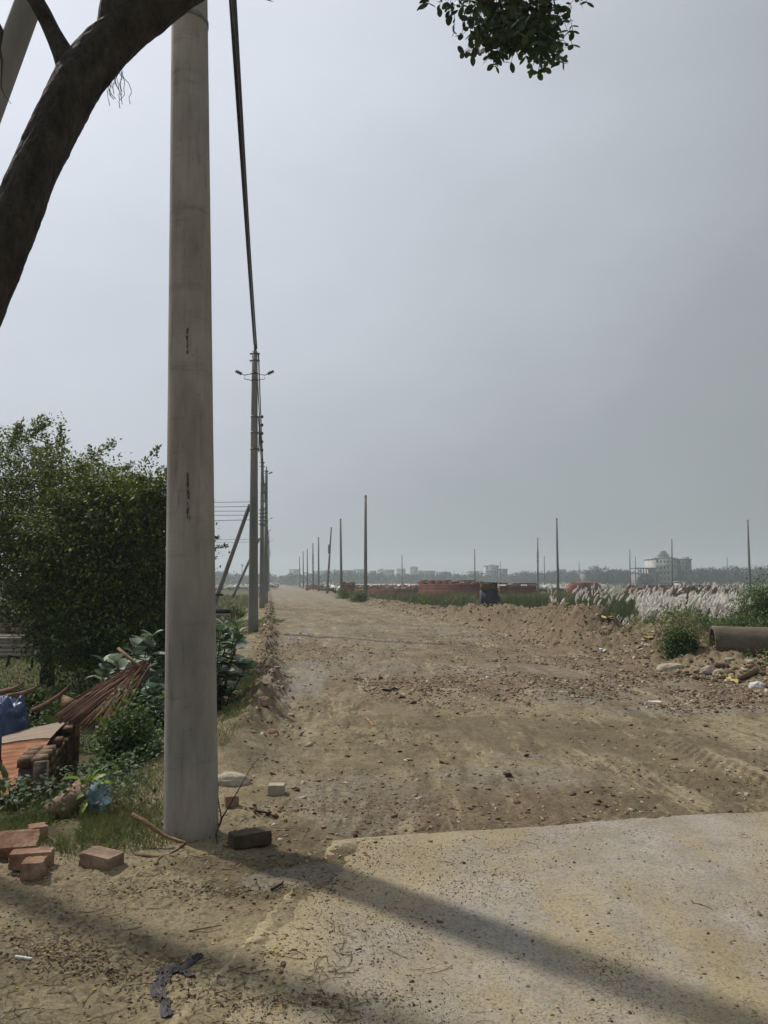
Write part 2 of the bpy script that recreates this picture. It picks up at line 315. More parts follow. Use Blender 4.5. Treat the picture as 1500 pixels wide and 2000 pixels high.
def ground_material(slab=False):
    m = bpy.data.materials.new('slab' if slab else 'earth'); m.use_nodes = True; nt = m.node_tree; nt.nodes.clear(); L = nt.links.new
    o = N(nt, 'ShaderNodeOutputMaterial'); b = N(nt, 'ShaderNodeBsdfPrincipled'); b.inputs['Specular IOR Level'].default_value = .2
    t = N(nt, 'ShaderNodeTexCoord')
    def noise(sc, de=6, ro=.6, st=(1, 1, 1), off=0):
        mp = N(nt, 'ShaderNodeMapping'); mp.inputs['Scale'].default_value = st; mp.inputs['Location'].default_value = (off, off * 1.7, 0)
        mp.inputs['Rotation'].default_value = (0, 0, -.148); mp.vector_type = 'POINT'; L(t.outputs['Object'], mp.inputs[0])
        n = N(nt, 'ShaderNodeTexNoise'); n.inputs['Scale'].default_value = sc; n.inputs['Detail'].default_value = de; n.inputs['Roughness'].default_value = ro
        L(mp.outputs[0], n.inputs[0]); return n.outputs[0]
    def mix(f, a, c, bt='MIX'):
        mx = N(nt, 'ShaderNodeMix', data_type='RGBA', blend_type=bt)
        if isinstance(f, float): mx.inputs[0].default_value = f
        else: L(f, mx.inputs[0])
        for i, v in ((6, a), (7, c)):
            if isinstance(v, tuple): mx.inputs[i].default_value = (*v, 1)
            else: L(v, mx.inputs[i])
        return mx.outputs[2]
    def att(n):
        a = N(nt, 'ShaderNodeAttribute'); a.attribute_name = n; return a.outputs['Fac']
    def mth(op, a, c):
        x = N(nt, 'ShaderNodeMath', operation=op)
        for i, v in ((0, a), (1, c)):
            if isinstance(v, (int, float)): x.inputs[i].default_value = v
            else: L(v, x.inputs[i])
        x.use_clamp = op in ('MULTIPLY', 'ADD'); return x.outputs[0]
    BW = lambda f, a, c: ramp(nt, f, [(a, (0, 0, 0)), (c, (1, 1, 1))])
    sand = ramp(nt, noise(1.1, 8, .65), [(.3, (.21, .170, .104)), (.5, (.295, .245, .154)), (.72, (.385, .328, .215))])
    fine = BW(noise(55, 5, .75, off=3), .38, .66)
    if slab:
        conc = ramp(nt, noise(3.0, 9, .7, off=9), [(.3, (.20, .178, .150)), (.7, (.37, .335, .29))])
        c = mix(BW(noise(1.0, 9, .72, (1, .5, 1), 5), .42, .58), conc, sand); c = mix(att('dust'), c, sand)
        speck = BW(noise(75, 4, .85, off=2), .53, .60); c = mix(mth('MULTIPLY', speck, .6), c, (.07, .055, .04)); c = mix(mth('MULTIPLY', BW(noise(38, 6, .8, off=21), .5, .62), .45), c, (.10, .08, .055))
        sp2 = BW(noise(70, 3, .8, off=8), .66, .70); c = mix(mth('MULTIPLY', sp2, .5), c, (.55, .5, .42))
        dirt = BW(noise(2.1, 8, .75, (1, .6, 1), off=13), .60, .72); c = mix(mth('MULTIPLY', dirt, .6), c, (.15, .115, .065))
    else:
        dark_soil = att('dark_soil'); red = att('red'); grs = att('grass'); gry = att('grey')
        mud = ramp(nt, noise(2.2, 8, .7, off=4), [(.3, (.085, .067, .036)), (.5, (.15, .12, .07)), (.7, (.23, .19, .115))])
        c = sand
        pat = BW(noise(.9, 9, .72, (1, .45, 1), 7), .44, .60)
        c = mix(mth('MULTIPLY', mth('MULTIPLY', pat, att('road')), .9), c, mud)
        c = mix(dark_soil, c, mud)
        greyc = ramp(nt, noise(5, 7, .7, off=6), [(.35, (.17, .150, .118)), (.65, (.31, .28, .225))])
        c = mix(gry, c, greyc)
        rc = ramp(nt, noise(24, 6, .75, off=1), [(.35, (.085, .055, .035)), (.5, (.19, .13, .085)), (.62, (.32, .26, .18))])
        c = mix(mth('MULTIPLY', red, BW(noise(6, 7, .75, off=2), .38, .55)), c, rc)
        gc = ramp(nt, noise(4, 8, .75, off=5), [(.3, (.03, .036, .014)), (.5, (.065, .075, .025)), (.72, (.15, .125, .065))])
        c = mix(grs, c, gc)
        c = mix(mth('MULTIPLY', fine, .62), c, (.080, .062, .036)); stk = BW(noise(5, 8, .75, (1, .22, 1), 31), .50, .62); c = mix(mth('MULTIPLY', mth('MULTIPLY', stk, att('road')), .7), c, (.085, .065, .038)); st2 = BW(noise(2.4, 8, .8, (1, .16, 1), 47), .54, .60); c = mix(mth('MULTIPLY', mth('MULTIPLY', st2, att('road')), .55), c, (.37, .31, .20))
        cl = BW(noise(17, 6, .8, off=11), .52, .58); c = mix(mth('MULTIPLY', cl, .65), c, (.10, .075, .045))
        pl = BW(noise(26, 5, .8, off=15), .64, .70); c = mix(mth('MULTIPLY', pl, .45), c, (.50, .44, .34))
    L(c, b.inputs['Base Color'])
    rr = N(nt, 'ShaderNodeMapRange'); rr.inputs['To Min'].default_value = .95; rr.inputs['To Max'].default_value = .95 if slab else .62
    if not slab: L(gry, rr.inputs[0])
    L(rr.outputs[0], b.inputs['Roughness'])
    hh = mth('ADD', mth('MULTIPLY', noise(28, 6, .75), .7), mth('MULTIPLY', noise(130, 4, .75), .3))
    bu = N(nt, 'ShaderNodeBump'); bu.inputs['Strength'].default_value = .35 if slab else .7; bu.inputs['Distance'].default_value = .012 if slab else .03
    L(hh, bu.inputs['Height']); L(bu.outputs[0], b.inputs['Normal']); L(b.outputs[0], o.inputs[0]); return m
M['earth'] = ground_material(); M['slab'] = ground_material(True)
# ------------------------------------------------------------------ ground sheet
r = [.5]
while r[-1] < 5000: r.append(r[-1] * (1.0042 if 2.4 < r[-1] < 26 else 1.012 if r[-1] < 2.4 or r[-1] < 90 else 1.05))
r = np.array(r)
az = np.concatenate([np.arange(-34, 34, .085), np.arange(34, 326, 3.2)])
az = np.radians(az)
RR, AA = np.meshgrid(r, az, indexing='ij')
X = RR * np.sin(AA); Y = RR * np.cos(AA)
Z = H(X, Y)
m_, n_ = X.shape
V = np.stack([X, Y, Z], -1).reshape(-1, 3)
V = np.concatenate([V, [[0, 0, 0]]])
i = np.arange(m_ - 1)[:, None] * n_; j = np.arange(n_)[None]; j2 = (j + 1) % n_
Fq = np.stack([i + j, i + n_ + j, i + n_ + j2, i + j2], -1).reshape(-1, 4)
Ft = np.stack([np.full(n_, len(V) - 1), np.arange(n_), (np.arange(n_) + 1) % n_], -1)
me = mesh_np('ground', V, [Fq, Ft])
me.polygons.foreach_set('use_smooth', np.ones(len(me.polygons), bool))
gx, gy = V[:, 0], V[:, 1]; t_, s_ = ts(gx, gy)
def setatt(me, name, v):
    a = me.attributes.new(name, 'FLOAT', 'POINT'); a.data.foreach_set('value', np.clip(v, 0, 1).astype(np.float32))
road = ss(0, .5, t_) * (1 - ss(6.9, 7.8, t_)) * ss(4.5, 5, gy)
nA = fbm(gx * .8, gy * .8, 5, 80); nB = fbm(gx * .35, gy * .35, 4, 90); nC = fbm(gx * 2.5, gy * 2.5, 4, 95)
def blob(cx, cy, rx, ry, ed=.35):
    d = ((gx - cx) / rx) ** 2 + ((gy - cy) / ry) ** 2
    return 1 - ss(1 - ed, 1 + ed, d + 1.4 * (nC - .5) + .8 * (nA - .5))
def pblob(px, py, rx, ry): p = G(px, py); return blob(p[0], p[1], rx, ry)
grass_a = (1 - ss(-1.25, -.85, t_ + .5 * (nC - .5))) * ss(4.5, 4.9, gy + .8 * (nC - .5) + .10 * (gx + 1.5)) * (1 - .9 * ss(-1.2, 0, t_))
fieldm = ss(8.7, 9.6, t_ + .8 * (nA - .5)) * ss(10, 14, s_)
grass_a = np.maximum(grass_a, fieldm * ss(.32, .48, nA + .15 * ss(20, 60, gy)))
grass_a = np.maximum(grass_a, (1 - ss(-6, -2, t_)) * .9 * ss(7, 9, gy))
dark_soil = np.maximum.reduce([np.exp(-((t_ - 8.1) / .9) ** 4) * ss(12, 15, s_) * (.45 + .55 * ss(.3, .5, nC)), .8 * np.exp(-((t_ + .2) / .35) ** 2) * ss(5.5, 7, s_) * ss(.35, .55, nC), pblob(620, 1715, .55, .35), pblob(560, 1640, .25, .5), pblob(120, 1880, .6, .2) * .6, pblob(850, 1560, 1.6, .35) * .6, pblob(420, 1690, .4, .15),
                         road * ss(.52, .62, nA) * .7, np.exp(-((gy - slab_far(gx) - .12) / .16) ** 2) * ss(-.5, 0, gx) * .8])  # darker mud colour: both banks, pole foot, slab edge strip, scattered ground patches
grey = np.maximum.reduce([pblob(585, 1325, .45, 3.2), pblob(580, 1240, .3, 6) * .8, pblob(1120, 1365, .45, .5) * .9, pblob(1330, 1385, 1.0, .35) * .8, pblob(1000, 1515, .7, .4) * .5,
                          pblob(700, 1560, .5, .8) * .5, pblob(830, 1190, 3, 6) * .4 * road, pblob(1000, 1480, .3, .15) * .6, road * ss(.55, .62, nB) * .5, road * ss(50, 75, gy) * .6, pblob(590, 1720, .3, .15) * .7])
red = np.maximum.reduce([road * np.exp(-((s_ - 11.8) / 1.8) ** 2) * ss(.9, 1.8, t_), road * ss(4.2, 5.6, t_) * (1 - ss(18, 26, s_)) * ss(8.5, 10, s_), road * np.exp(-((s_ - 19) / 5) ** 2) * .7,
                         pblob(950, 1580, 1.2, .5) * .7, np.exp(-((t_ - .05) / .3) ** 2) * ss(9, 11, s_) * .8, np.exp(-((t_ - 7.6) / .7) ** 2) * ss(9, 12, s_) * .7, road * .08])
setatt(me, 'grass', grass_a); setatt(me, 'dark_soil', dark_soil); setatt(me, 'grey', grey * (1 - grass_a)); setatt(me, 'red', red * (1 - grass_a)); setatt(me, 'road', road)
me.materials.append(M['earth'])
go = bpy.data.objects.new('ground', me); C.objects.link(go); tag(go, kind='structure')
# concrete slab
mb = MB()
xs = np.concatenate([np.linspace(-2.2, 4, 240), np.linspace(4.3, 12, 20)]); vv = np.linspace(0, 1, 170)
XX, VV = np.meshgrid(xs, vv, indexing='ij')
YY = -8 + (slab_far(XX) + 8 + .035 * (fbm(XX * 9, XX * 0 + 1, 4, 3) - .5) - .05 * ss(.62, .8, vn(XX * 2.3, 7.7, 3)) + .03 * (vn(XX * 3, 2., 3) - .5)) * (VV ** .35)
ZZ = .024 + .004 * (fbm(XX * 2, YY * 2, 3, 7) - .5) + .0035 * (fbm(XX * 16, YY * 16, 3, 9) - .5)
ZZ = np.where(XX < slab_left(YY) + .02 - .15, -.06, ZZ)
a, c = XX.shape
top = np.stack([XX, YY, ZZ], -1).reshape(-1, 3)
i = np.arange(a - 1)[:, None] * c; j = np.arange(c - 1)[None]
mb.add(top, np.stack([i + j, i + c + j, i + c + j + 1, i + j + 1], -1).reshape(-1, 4))
e = np.stack([XX[:, -1], YY[:, -1], ZZ[:, -1]], -1); e2 = e.copy(); e2[:, 2] = -.1
k = np.arange(a - 1); mb.add(np.concatenate([e, e2]), np.stack([k + 1, k, k + a, k + 1 + a], -1))
slab = mb.build('concrete_road', M['slab'], origin=np.zeros(3))
_co = np.zeros(len(slab.data.vertices) * 3, np.float32); slab.data.vertices.foreach_get('co', _co); _co = _co.reshape(-1, 3)
setatt(slab.data, 'dust', np.maximum(1 - ss(-.05, .75, _co[:, 0] - slab_left(_co[:, 1]) + 1.1 * (fbm(_co[:, 0] * 1.6, _co[:, 1] * 1.6, 4, 88) - .5)), .85 * ss(.53, .66, fbm(_co[:, 0] * .75 - _co[:, 1] * .5, _co[:, 1] * .55 + _co[:, 0] * .2, 4, 89)))); tag(slab, kind='structure')
# ------------------------------------------------------------------ scatter builders
def unit(v): return v / (np.linalg.norm(v, axis=-1, keepdims=True) + 1e-9)
CUBE = np.array([(i, j, k) for i in (-1, 1) for j in (-1, 1) for k in (-1, 1)], float) * .5
CF = np.array([(0, 1, 3, 2), (4, 6, 7, 5), (0, 4, 5, 1), (2, 3, 7, 6), (0, 2, 6, 4), (1, 5, 7, 3)])
def rotmats(n, tilt=.6):
    a = rng.uniform(0, 2 * math.pi, n); b = rng.normal(0, tilt, n); c = rng.normal(0, tilt, n)
    ca, sa, cb, sb, cc, sc = np.cos(a), np.sin(a), np.cos(b), np.sin(b), np.cos(c), np.sin(c)
    Z0 = np.zeros(n); O = np.ones(n)
    Rz = np.stack([ca, -sa, Z0, sa, ca, Z0, Z0, Z0, O], -1).reshape(n, 3, 3)
    Rx = np.stack([O, Z0, Z0, Z0, cb, -sb, Z0, sb, cb], -1).reshape(n, 3, 3)
    Ry = np.stack([cc, Z0, sc, Z0, O, Z0, -sc, Z0, cc], -1).reshape(n, 3, 3)
    return Rz @ Rx @ Ry
def chunks(mb, pts, size, flat=.5, jit=.33, sink=.15):
    n = len(pts); size = np.broadcast_to(size, (n,))
    d = np.stack([rng.uniform(.7, 1.5, n), rng.uniform(.6, 1, n), flat * rng.uniform(.6, 1.3, n)], -1) * size[:, None]
    v = CUBE[None] * (1 + rng.uniform(-jit, jit, (n, 8, 3)))
    v = v * (1 - .35 * (rng.random((n, 8, 1)) > .65))
    v = v * d[:, None]
    v = np.einsum('nij,nkj->nki', rotmats(n, .35), v) + pts[:, None] + np.array([0, 0, 1]) * (size * flat * (.5 - sink))[:, None, None]
    mb.add(v.reshape(-1, 3), (CF[None] + (np.arange(n) * 8)[:, None, None]).reshape(-1, 4)); return mb
def leaves(mb, c, d, nrm, L, Wd):
    """rhombic leaves, one quad each"""
    n = len(c); L = np.broadcast_to(L, (n,))[:, None]; Wd = np.broadcast_to(Wd, (n,))[:, None]
    d = unit(d); sd = unit(np.cross(d, nrm)); up = np.cross(sd, d)
    v = np.stack([c, c + d * L * .45 + sd * Wd * .5, c + d * L + up * L * -.08, c + d * L * .45 - sd * Wd * .5], 1)
    mb.add(v.reshape(-1, 3), (np.arange(4)[None] + (np.arange(n) * 4)[:, None])); return mb
def bigleaves(mb, c, d, nrm, L, Wd, droop=.25, prof=(.18, .75, 1, .8, .04), fold=.18):
    n = len(c); L = np.broadcast_to(L, (n,))[:, None]; Wd = np.broadcast_to(Wd, (n,))[:, None]
    d = unit(d); sd = unit(np.cross(d, nrm)); up = np.cross(sd, d)
    rows = []; m = len(prof)
    for q, w in enumerate(prof):
        f = q / (m - 1)
        mid = c + d * L * f - up * L * droop * f * f
        rows += [mid - sd * Wd * .5 * w + up * Wd * fold * w, mid, mid + sd * Wd * .5 * w + up * Wd * fold * w]
    v = np.stack(rows, 1); f = []
    for q in range(m - 1):
        b = q * 3; f += [(b, b + 1, b + 4, b + 3), (b + 1, b + 2, b + 5, b + 4)]
    f = np.array(f); mb.add(v.reshape(-1, 3), (f[None] + (np.arange(n) * 3 * m)[:, None, None]).reshape(-1, 4)); return mb
def rdir(n): return unit(rng.normal(0, 1, (n, 3)))
def on_ground(x, y, dz=0): return np.stack([x, y, H(x, y) + dz], -1)
def pix_scatter(n, x0, x1, y0, y1, z=0):
    """random ground points, denser towards the viewpoint"""
    px = rng.uniform(x0, x1, n); py = rng.uniform(y0, y1, n)
    u = (px - 750) / F; v = (1000 - py) / F; dy = cT - v * sT; dz = sT + v * cT; k = (z - EYE) / dz
    return u * k, dy * k
# clods and pebbles on road and foreground
mb = MB()
x, y = pix_scatter(34000, -60, 1560, 1180, 2040)
keep = (fbm(x * .9, y * .9, 3, 40) > .44 + .18 * rng.random(len(x))) & ((x < .3) | (rng.random(len(x)) < .5)) & (np.hypot(x, y) > 2)
ins = (y < slab_far(x)) & (x > slab_left(y) + .2); keep &= (~ins) | (rng.random(len(x)) < .10)
x, y = x[keep], y[keep]; sz = np.exp(rng.normal(-5.15, .55, len(x))) * (.5 + .14 * y)
z = np.where((y < slab_far(x)) & (x > slab_left(y)), np.maximum(H(x, y), .024), H(x, y))
chunks(mb, np.stack([x, y, z], -1), np.minimum(sz, .03), .5, sink=.35)
tag(mb.build('soil_clods', M['clod'], origin=np.zeros(3)), 'small brown clods and pebbles strewn over the dirt road and sand', 'clods', kind='stuff')
mb = MB(); x, y = pix_scatter(26000, 420, 1560, 1590, 2040)
k = (y < slab_far(x) - .01) & (x > slab_left(y)) & (y > 2.5) & (fbm(x * 2.2, y * 2.2, 4, 61) > .36 + .22 * rng.random(len(x))); x, y = x[k], y[k]
sz = np.exp(rng.normal(-5.75, .4, len(x))) * (.6 + .1 * y); chunks(mb, np.stack([x, y, np.full(len(x), .025)], -1), np.minimum(sz, .012), .5, sink=.3)
tag(mb.build('grit', M['clod'], origin=np.zeros(3)), 'fine brown grit dusted over the concrete slab', 'grit', kind='stuff')
# brick chips on the road
mb = MB()
x, y = pix_scatter(110000, 480, 1560, 1165, 1640); t1, s1 = ts(x, y)
w = np.maximum.reduce([np.exp(-((s1 - 11.8) / 1.9) ** 2) * ss(.9, 1.8, t1), ss(4.4, 5.6, t1) * (1 - ss(18, 28, s1)) * ss(8.4, 9.6, s1) * 1.5, np.exp(-((s1 - 19) / 6) ** 2) * .5,
                       np.exp(-((t1 - .05) / .25) ** 2) * ss(8, 11, s1) * 1.3, np.exp(-((t1 - 7.5) / .6) ** 2) * ss(9, 12, s1) * 1.3, .03 + 0 * x]) * ss(.30, .55, fbm(x * 1.3, y * 1.3, 3, 66))
k = (rng.random(len(x)) < w * .8) & (t1 > -.25) & (t1 < 8.2) & (y > slab_far(x) + .03) & (y < 60)
x, y = x[k], y[k]; sz = np.exp(rng.normal(-3.9, .45, len(x))) * (.7 + .03 * y)
chunks(mb, on_ground(x, y), np.minimum(sz, .10), .3, sink=.25)
tag(mb.build('brick_chips', M['chips'], origin=np.zeros(3)), 'crushed red and pale brick chips spread over the road', 'brick chips', kind='stuff')
# rubble on right berm and left ridge
mb = MB()
s1 = rng.uniform(9, 75, 3600) ** 1.0; t1 = np.where(rng.random(3600) < .55, rng.normal(7.5, .45, 3600), rng.normal(8.3, .6, 3600)); x, y = xy(t1, s1)
sz = np.exp(rng.normal(-3.35, .5, len(x))); chunks(mb, on_ground(x, y), np.minimum(sz, .15), .55, sink=.3)
s1 = rng.uniform(7.5, 60, 1800); t1 = rng.normal(-.02, .16, 1800); x, y = xy(t1, s1)
sz = np.exp(rng.normal(-3.5, .45, len(x))) * (.6 + .02 * y); chunks(mb, on_ground(x, y), np.minimum(sz, .11), .55, sink=.3)
n = 240; x = rng.normal(5.9, .5, n); y = rng.normal(16.4, .7, n); chunks(mb, on_ground(x, y), np.exp(rng.normal(-3.3, .45, n)), .5)
n = 420; x = rng.normal(6.5, .9, n); y = rng.normal(12.9, .45, n); chunks(mb, on_ground(x, y), np.exp(rng.normal(-3.0, .45, n)), .5)
tag(mb.build('rubble', M['rubble'], origin=np.zeros(3)), 'broken pale rubble and earth lumps heaped along both edges of the road', 'rubble', kind='stuff')
# twigs and dry straw
mb = MB()
x, y = pix_scatter(760, -40, 700, 1600, 2020); x2, y2 = pix_scatter(120, 560, 1500, 1380, 2020); x = np.concatenate([x, x2]); y = np.concatenate([y, y2])
k = (fbm(x * 1.6, y * 1.6, 3, 71) > .45 + .1 * rng.random(len(x))) & (y > 2.4); x, y = x[k], y[k]
for a, c in zip(x, y):
    L_ = .02 + .12 * rng.random() ** 2; q = rng.uniform(0, math.pi); bend = rng.normal(0, .6)
    u = np.linspace(-.5, .5, 4); xx = a + L_ * (u * math.cos(q) - bend * (u * u) * math.sin(q)); yy = c + L_ * (u * math.sin(q) + bend * u * u * math.cos(q))
    zz = np.maximum(H(xx, yy), np.where((yy < slab_far(xx)) & (xx > slab_left(yy)), .025, -1)) + .003
    mb.tube(np.stack([xx, yy, zz], -1), rng.uniform(.0006, .0016), 4, False)
tag(mb.build('dry_straw', M['stem'], origin=np.zeros(3)), 'loose twigs and dry straw littering the sandy foreground', 'straw', kind='stuff')
# leaf litter
mb = MB()
x, y = pix_scatter(420, -40, 1540, 1640, 2020); k = (y > 2.4) & ((x < -.3) | (rng.random(len(x)) < .45)); x, y = x[k], y[k]
x2, y2 = pix_scatter(700, 60, 560, 1830, 1990); k = fbm(x2 * 1.6, y2 * 1.6, 3, 73) > .5; x = np.concatenate([x, x2[k]]); y = np.concatenate([y, y2[k]])
z = np.maximum(H(x, y), np.where((y < slab_far(x)) & (x > slab_left(y)), .027, -1)) + .004; n = len(x)
d = rdir(n); d[:, 2] *= .15; nr = rdir(n) * .3 + np.array([0, 0, 1])
leaves(mb, np.stack([x, y, z], -1), d, nr, rng.uniform(.012, .026, n), rng.uniform(.008, .016, n))
tag(mb.build('leaf_litter', M['dead_leaf'], origin=np.zeros(3)), 'small fallen yellow and brown leaves scattered over the foreground', 'fallen leaves', kind='stuff')
mb = MB(); xs_, ys_ = [], []
for (cx, cy, sx, sy, n) in ((440, 1742, 110, 10, 420), (130, 1870, 70, 20, 520), (260, 1905, 80, 16, 260), (330, 1950, 90, 20, 200), (600, 1968, 130, 9, 200), (540, 1700, 60, 20, 120), (820, 1575, 90, 12, 260), (700, 1530, 60, 12, 200), (90, 1800, 70, 40, 250)):
    px = rng.normal(cx, sx, n); py = np.clip(rng.normal(cy, sy, n), 1400, 2040); u = (px - 750) / F; v = (1000 - py) / F; k = -EYE / (sT + v * cT); xs_.append(u * k); ys_.append((cT - v * sT) * k)
x = np.concatenate(xs_); y = np.concatenate(ys_); n = len(x); z = np.maximum(H(x, y), np.where((y < slab_far(x)) & (x > slab_left(y)), .027, -1)) + rng.uniform(.002, .012, n)
d = rdir(n); d[:, 2] *= .3; leaves(mb, np.stack([x, y, z], -1), d, rdir(n) * .6 + np.array([0, 0, 1]), rng.uniform(.012, .034, n), rng.uniform(.005, .014, n))
tag(mb.build('leaf_mulch', M['mulch'], origin=np.zeros(3)), 'dark rotting leaf mulch gathered in drifts on the sand', 'mulch', kind='stuff')
# ------------------------------------------------------------------ utility poles
def taper(mb, base, top, r0, r1, n=24, rings=20, noise=0):
    base = np.array(base, float); top = np.array(top, float); f = np.linspace(0, 1, rings)[:, None]
    pts = base + (top - base) * f; rad = r0 + (r1 - r0) * f[:, 0]
    return mb.tube(pts, rad, n, True, noise)
def band(mb, c, r, h=.05, n=20): cyl(mb, c - np.array((0, 0, h / 2)), c + np.array((0, 0, h / 2)), r, r, n); return mb
def insulator(mb, a, b, r=.05):
    a = np.array(a); b = np.array(b); f = np.linspace(0, 1, 9); pts = a + (b - a) * f[:, None]
    return mb.tube(pts, np.array([.4, 1, .45, 1, .45, 1, .45, .9, .3]) * r, 8)
GP = 'concrete utility poles along the left road edge'
PH = 9.0
p1b = np.array((-1.20, 4.97, -.03)); p1t = np.array((-1.44, 5.0, 9.1))
root = empty('utility_pole', p1b, 'thick weathered concrete pole in the foreground beside the tree limb', 'utility pole', GP)
mb = MB(); taper(mb, p1b - np.array((0, 0, .25)), p1t, .170, .092, 64, 90, .006); mb.build('shaft', M['pole'], root, smooth=True)
for zz in (5.42, 8.6):
    f = zz / 9.1; c_ = p1b + (p1t - p1b) * f; mb = MB(); band(mb, c_, .166 - .078 * f + .006, .035, 32); mb.build('band', M['steel'], root)
# long crack and scars as thin raised flakes of dark moss along the shaft front
for (px, y0, y1, n) in ((380, 925, 1015, 42), (379, 640, 690, 26)):
    mb = MB()
    for q in range(n):
        py = rng.uniform(y0, y1); zc = P(px, py, 4.85)[2]; f = zc / 9.1; cc = p1b + (p1t - p1b) * f; rr_ = .170 - .078 * f
        an = (px - 375) / 1500 * 4.8 / rr_ + rng.normal(0, .03); dirv = np.array((math.sin(an), -math.cos(an), 0))
        p = cc + dirv * (rr_ - .001); p[2] = zc
        mb.box(p, (rng.uniform(.0015, .004), .004, rng.uniform(.006, .03)), rz=an, jit=.001)
    mb.build('crack', M['crack'], root)
def road_pole(Y, t, r0=.165, r1=.09, ht=PH, label='', detail=2, lean=-0.09, arm_side=(-1, 1), rack=1, arms=True):
    s = (Y - t * SA) / CA; x, y = xy(t, s); b = np.array((x, y, float(H(x, y, False)))); tp = b + np.array((lean, 0, ht))
    root = empty('utility_pole', b, label, 'utility pole', GP)
    mb = MB(); taper(mb, b - np.array((0, 0, .3)), tp, r0, r1, 20, 12); mb.build('shaft', M['pole_grey'], root, smooth=True)
    rad = lambda z: r0 + (r1 - r0) * z / ht
    at = lambda z: b + (tp - b) * (z / ht)
    for zz in ((ht - .07, ht - .30) if detail > 1 else (ht - .1,)):
        mb = MB(); band(mb, at(zz), rad(zz) + .012, .05); mb.box(at(zz), (rad(zz) * 2 + .14, .05, .045)); mb.build('clamp', M['steel'], root)
    mb = MB(); insulator(mb, at(ht) + np.array((0, 0, -.02)), at(ht) + np.array((0, 0, .26)), .045); mb.build('insulator', M['insul'], root)
    if arms:
        for sd in arm_side:
            zz = ht - .78; c0 = at(zz); a = rad(zz)
            mb = MB()
            mb.tube([c0 + (sd * a, 0, .05), c0 + (sd * .33, 0, 0.0), c0 + (sd * .44, 0, .05)], .014, 6)
            mb.tube([c0 + (sd * a, 0, -.17), c0 + (sd * .33, 0, -.12), c0 + (sd * .33, 0, 0.02)], .012, 6)
            if detail > 1: band(mb, c0 + (0, 0, .05), a + .01, .04); band(mb, c0 + (0, 0, -.17), a + .01, .04)
            br = mb.build('bracket', M['steel'], root)
            mb = MB(); insulator(mb, c0 + (sd * .42, 0, .04), c0 + (sd * .62, 0, .14), .065); mb.build('insulator', M['insul'], root)
    if rack:
        for zt in ([ht - 2.15] if rack == 1 else [ht - 1.4, ht - 2.9]):
            mb = MB(); a = rad(zt)
            mb.box(at(zt - .55) + (a + .05, -.02, 0), (.03, .05, 1.2))
            for q in range(5 if rack == 1 else 4): mb.box(at(zt - q * .27) + (a + .09, -.02, 0), (.1, .03, .02))
            for q in (0, .52, 1.05): band(mb, at(zt - q), rad(zt - q) + .012, .05); mb.box(at(zt - q) + (a, 0, 0), (.12, .05, .04))
            rk = mb.build('rack', M['steel'], root)
            for q in range(5 if rack == 1 else 4): mb = MB(); cyl(mb, at(zt - q * .27) + (a + .14, -.02, -.04), at(zt - q * .27) + (a + .14, -.02, .04), .045, .045, 8); mb.build('spool', M['insul'], rk)
    if rack == 2:
        for q in range(5):
            mb = MB(); zt = ht - 3.0 - q * .22; band(mb, at(zt), rad(zt) + .02, .06); mb.box(at(zt), (rad(zt) * 2 + .16, .1, .05)); mb.build('clamp', M['steel'], root)
    return b, tp
p2b, p2t = road_pole(24.3, -.48, label='grey concrete pole just right of the foreground pole, with two forked arms at its top')
p3b, p3t = road_pole(47, -.44, label='concrete pole with double wire racks, next behind the free-standing armed pole', rack=2, arm_side=(1,))
p4b, p4t = road_pole(53, -.22, ht=9.3, label='plain dark concrete pole squeezed right behind the double-racked pole', rack=0, arms=False, detail=1)
p5b, p5t = road_pole(81, -.3, label='concrete pole in the row whose single arm ends level with the low wires', rack=1, arm_side=(1,), detail=1)
p6b, p6t = road_pole(99, -.4, label='thin concrete pole in the crowded row, second from its far end', rack=1, arm_side=(1,), detail=1)
p7b, p7t = road_pole(127, -.1, label='smallest and farthest concrete pole at the vanishing end of the left row', rack=1, arm_side=(1,), detail=1)
def prop(a, b, r0, r1, label):
    mb = MB(); taper(mb, a, b, r0, r1, 20, 12); tag(mb.build('prop_pole', M['pole_grey'], smooth=True), label, 'prop pole', 'slanting concrete props of the poles')
a = P(424, 1165, 24.5); b = P(488, 985, 24.35); prop(a + (a - b) * .35, b, .075, .06, 'slanting concrete prop leaning on the free-standing armed pole')
a = P(462, 1150, 46.5); b = P(487, 1095, 46.5); prop(a + (a - b) * .3, b + (b - a) * .8, .08, .07, 'shorter farther slanting prop half hidden behind the free-standing armed pole')
a = P(-8, 180, 5.35); b = P(58, 0, 5.3); prop(a + (a - b) * (a[2] + .6) / (b[2] - a[2]), b + (b - a) * 1.9, .115, .085, 'pale slanting concrete prop in the upper left corner behind the tree branch')
def wire(pts, r, label, name='overhead_wire', n=5, group=None):
    mb = MB(); mb.tube(pts, r, n); tag(mb.build(name, M['cable']), label, 'cable', group)
def span(a, b, sag, n=24):
    f = np.linspace(0, 1, n)[:, None]; p = a + (b - a) * f; p[:, 2] -= sag * 4 * f[:, 0] * (1 - f[:, 0]); return p
def merge_wires(specs, name, label, cat='cable', group=None):
    root = empty(name, specs[0][0][0], label, cat, group)
    for pts, rr_ in specs:
        mb = MB(); mb.tube(pts, rr_, 6); mb.build('strand', M['cable'], root)
A1 = np.array((-1.30, 5.0, 8.95))
merge_wires([(span(A1 + (dx, 0, dz), p2t + (ex, 0, ez), .10 + .015 * q, 40), rr_) for q, (dx, dz, ex, ez, rr_) in enumerate([(-.045, 0, -.03, .22, .016), (-.01, .03, .0, .2, .018), (.025, 0, .04, .18, .017), (.0, -.04, .07, .1, .015)])],
            'cable_bundle', 'thick black cable bundle running from the top edge down to the armed pole')
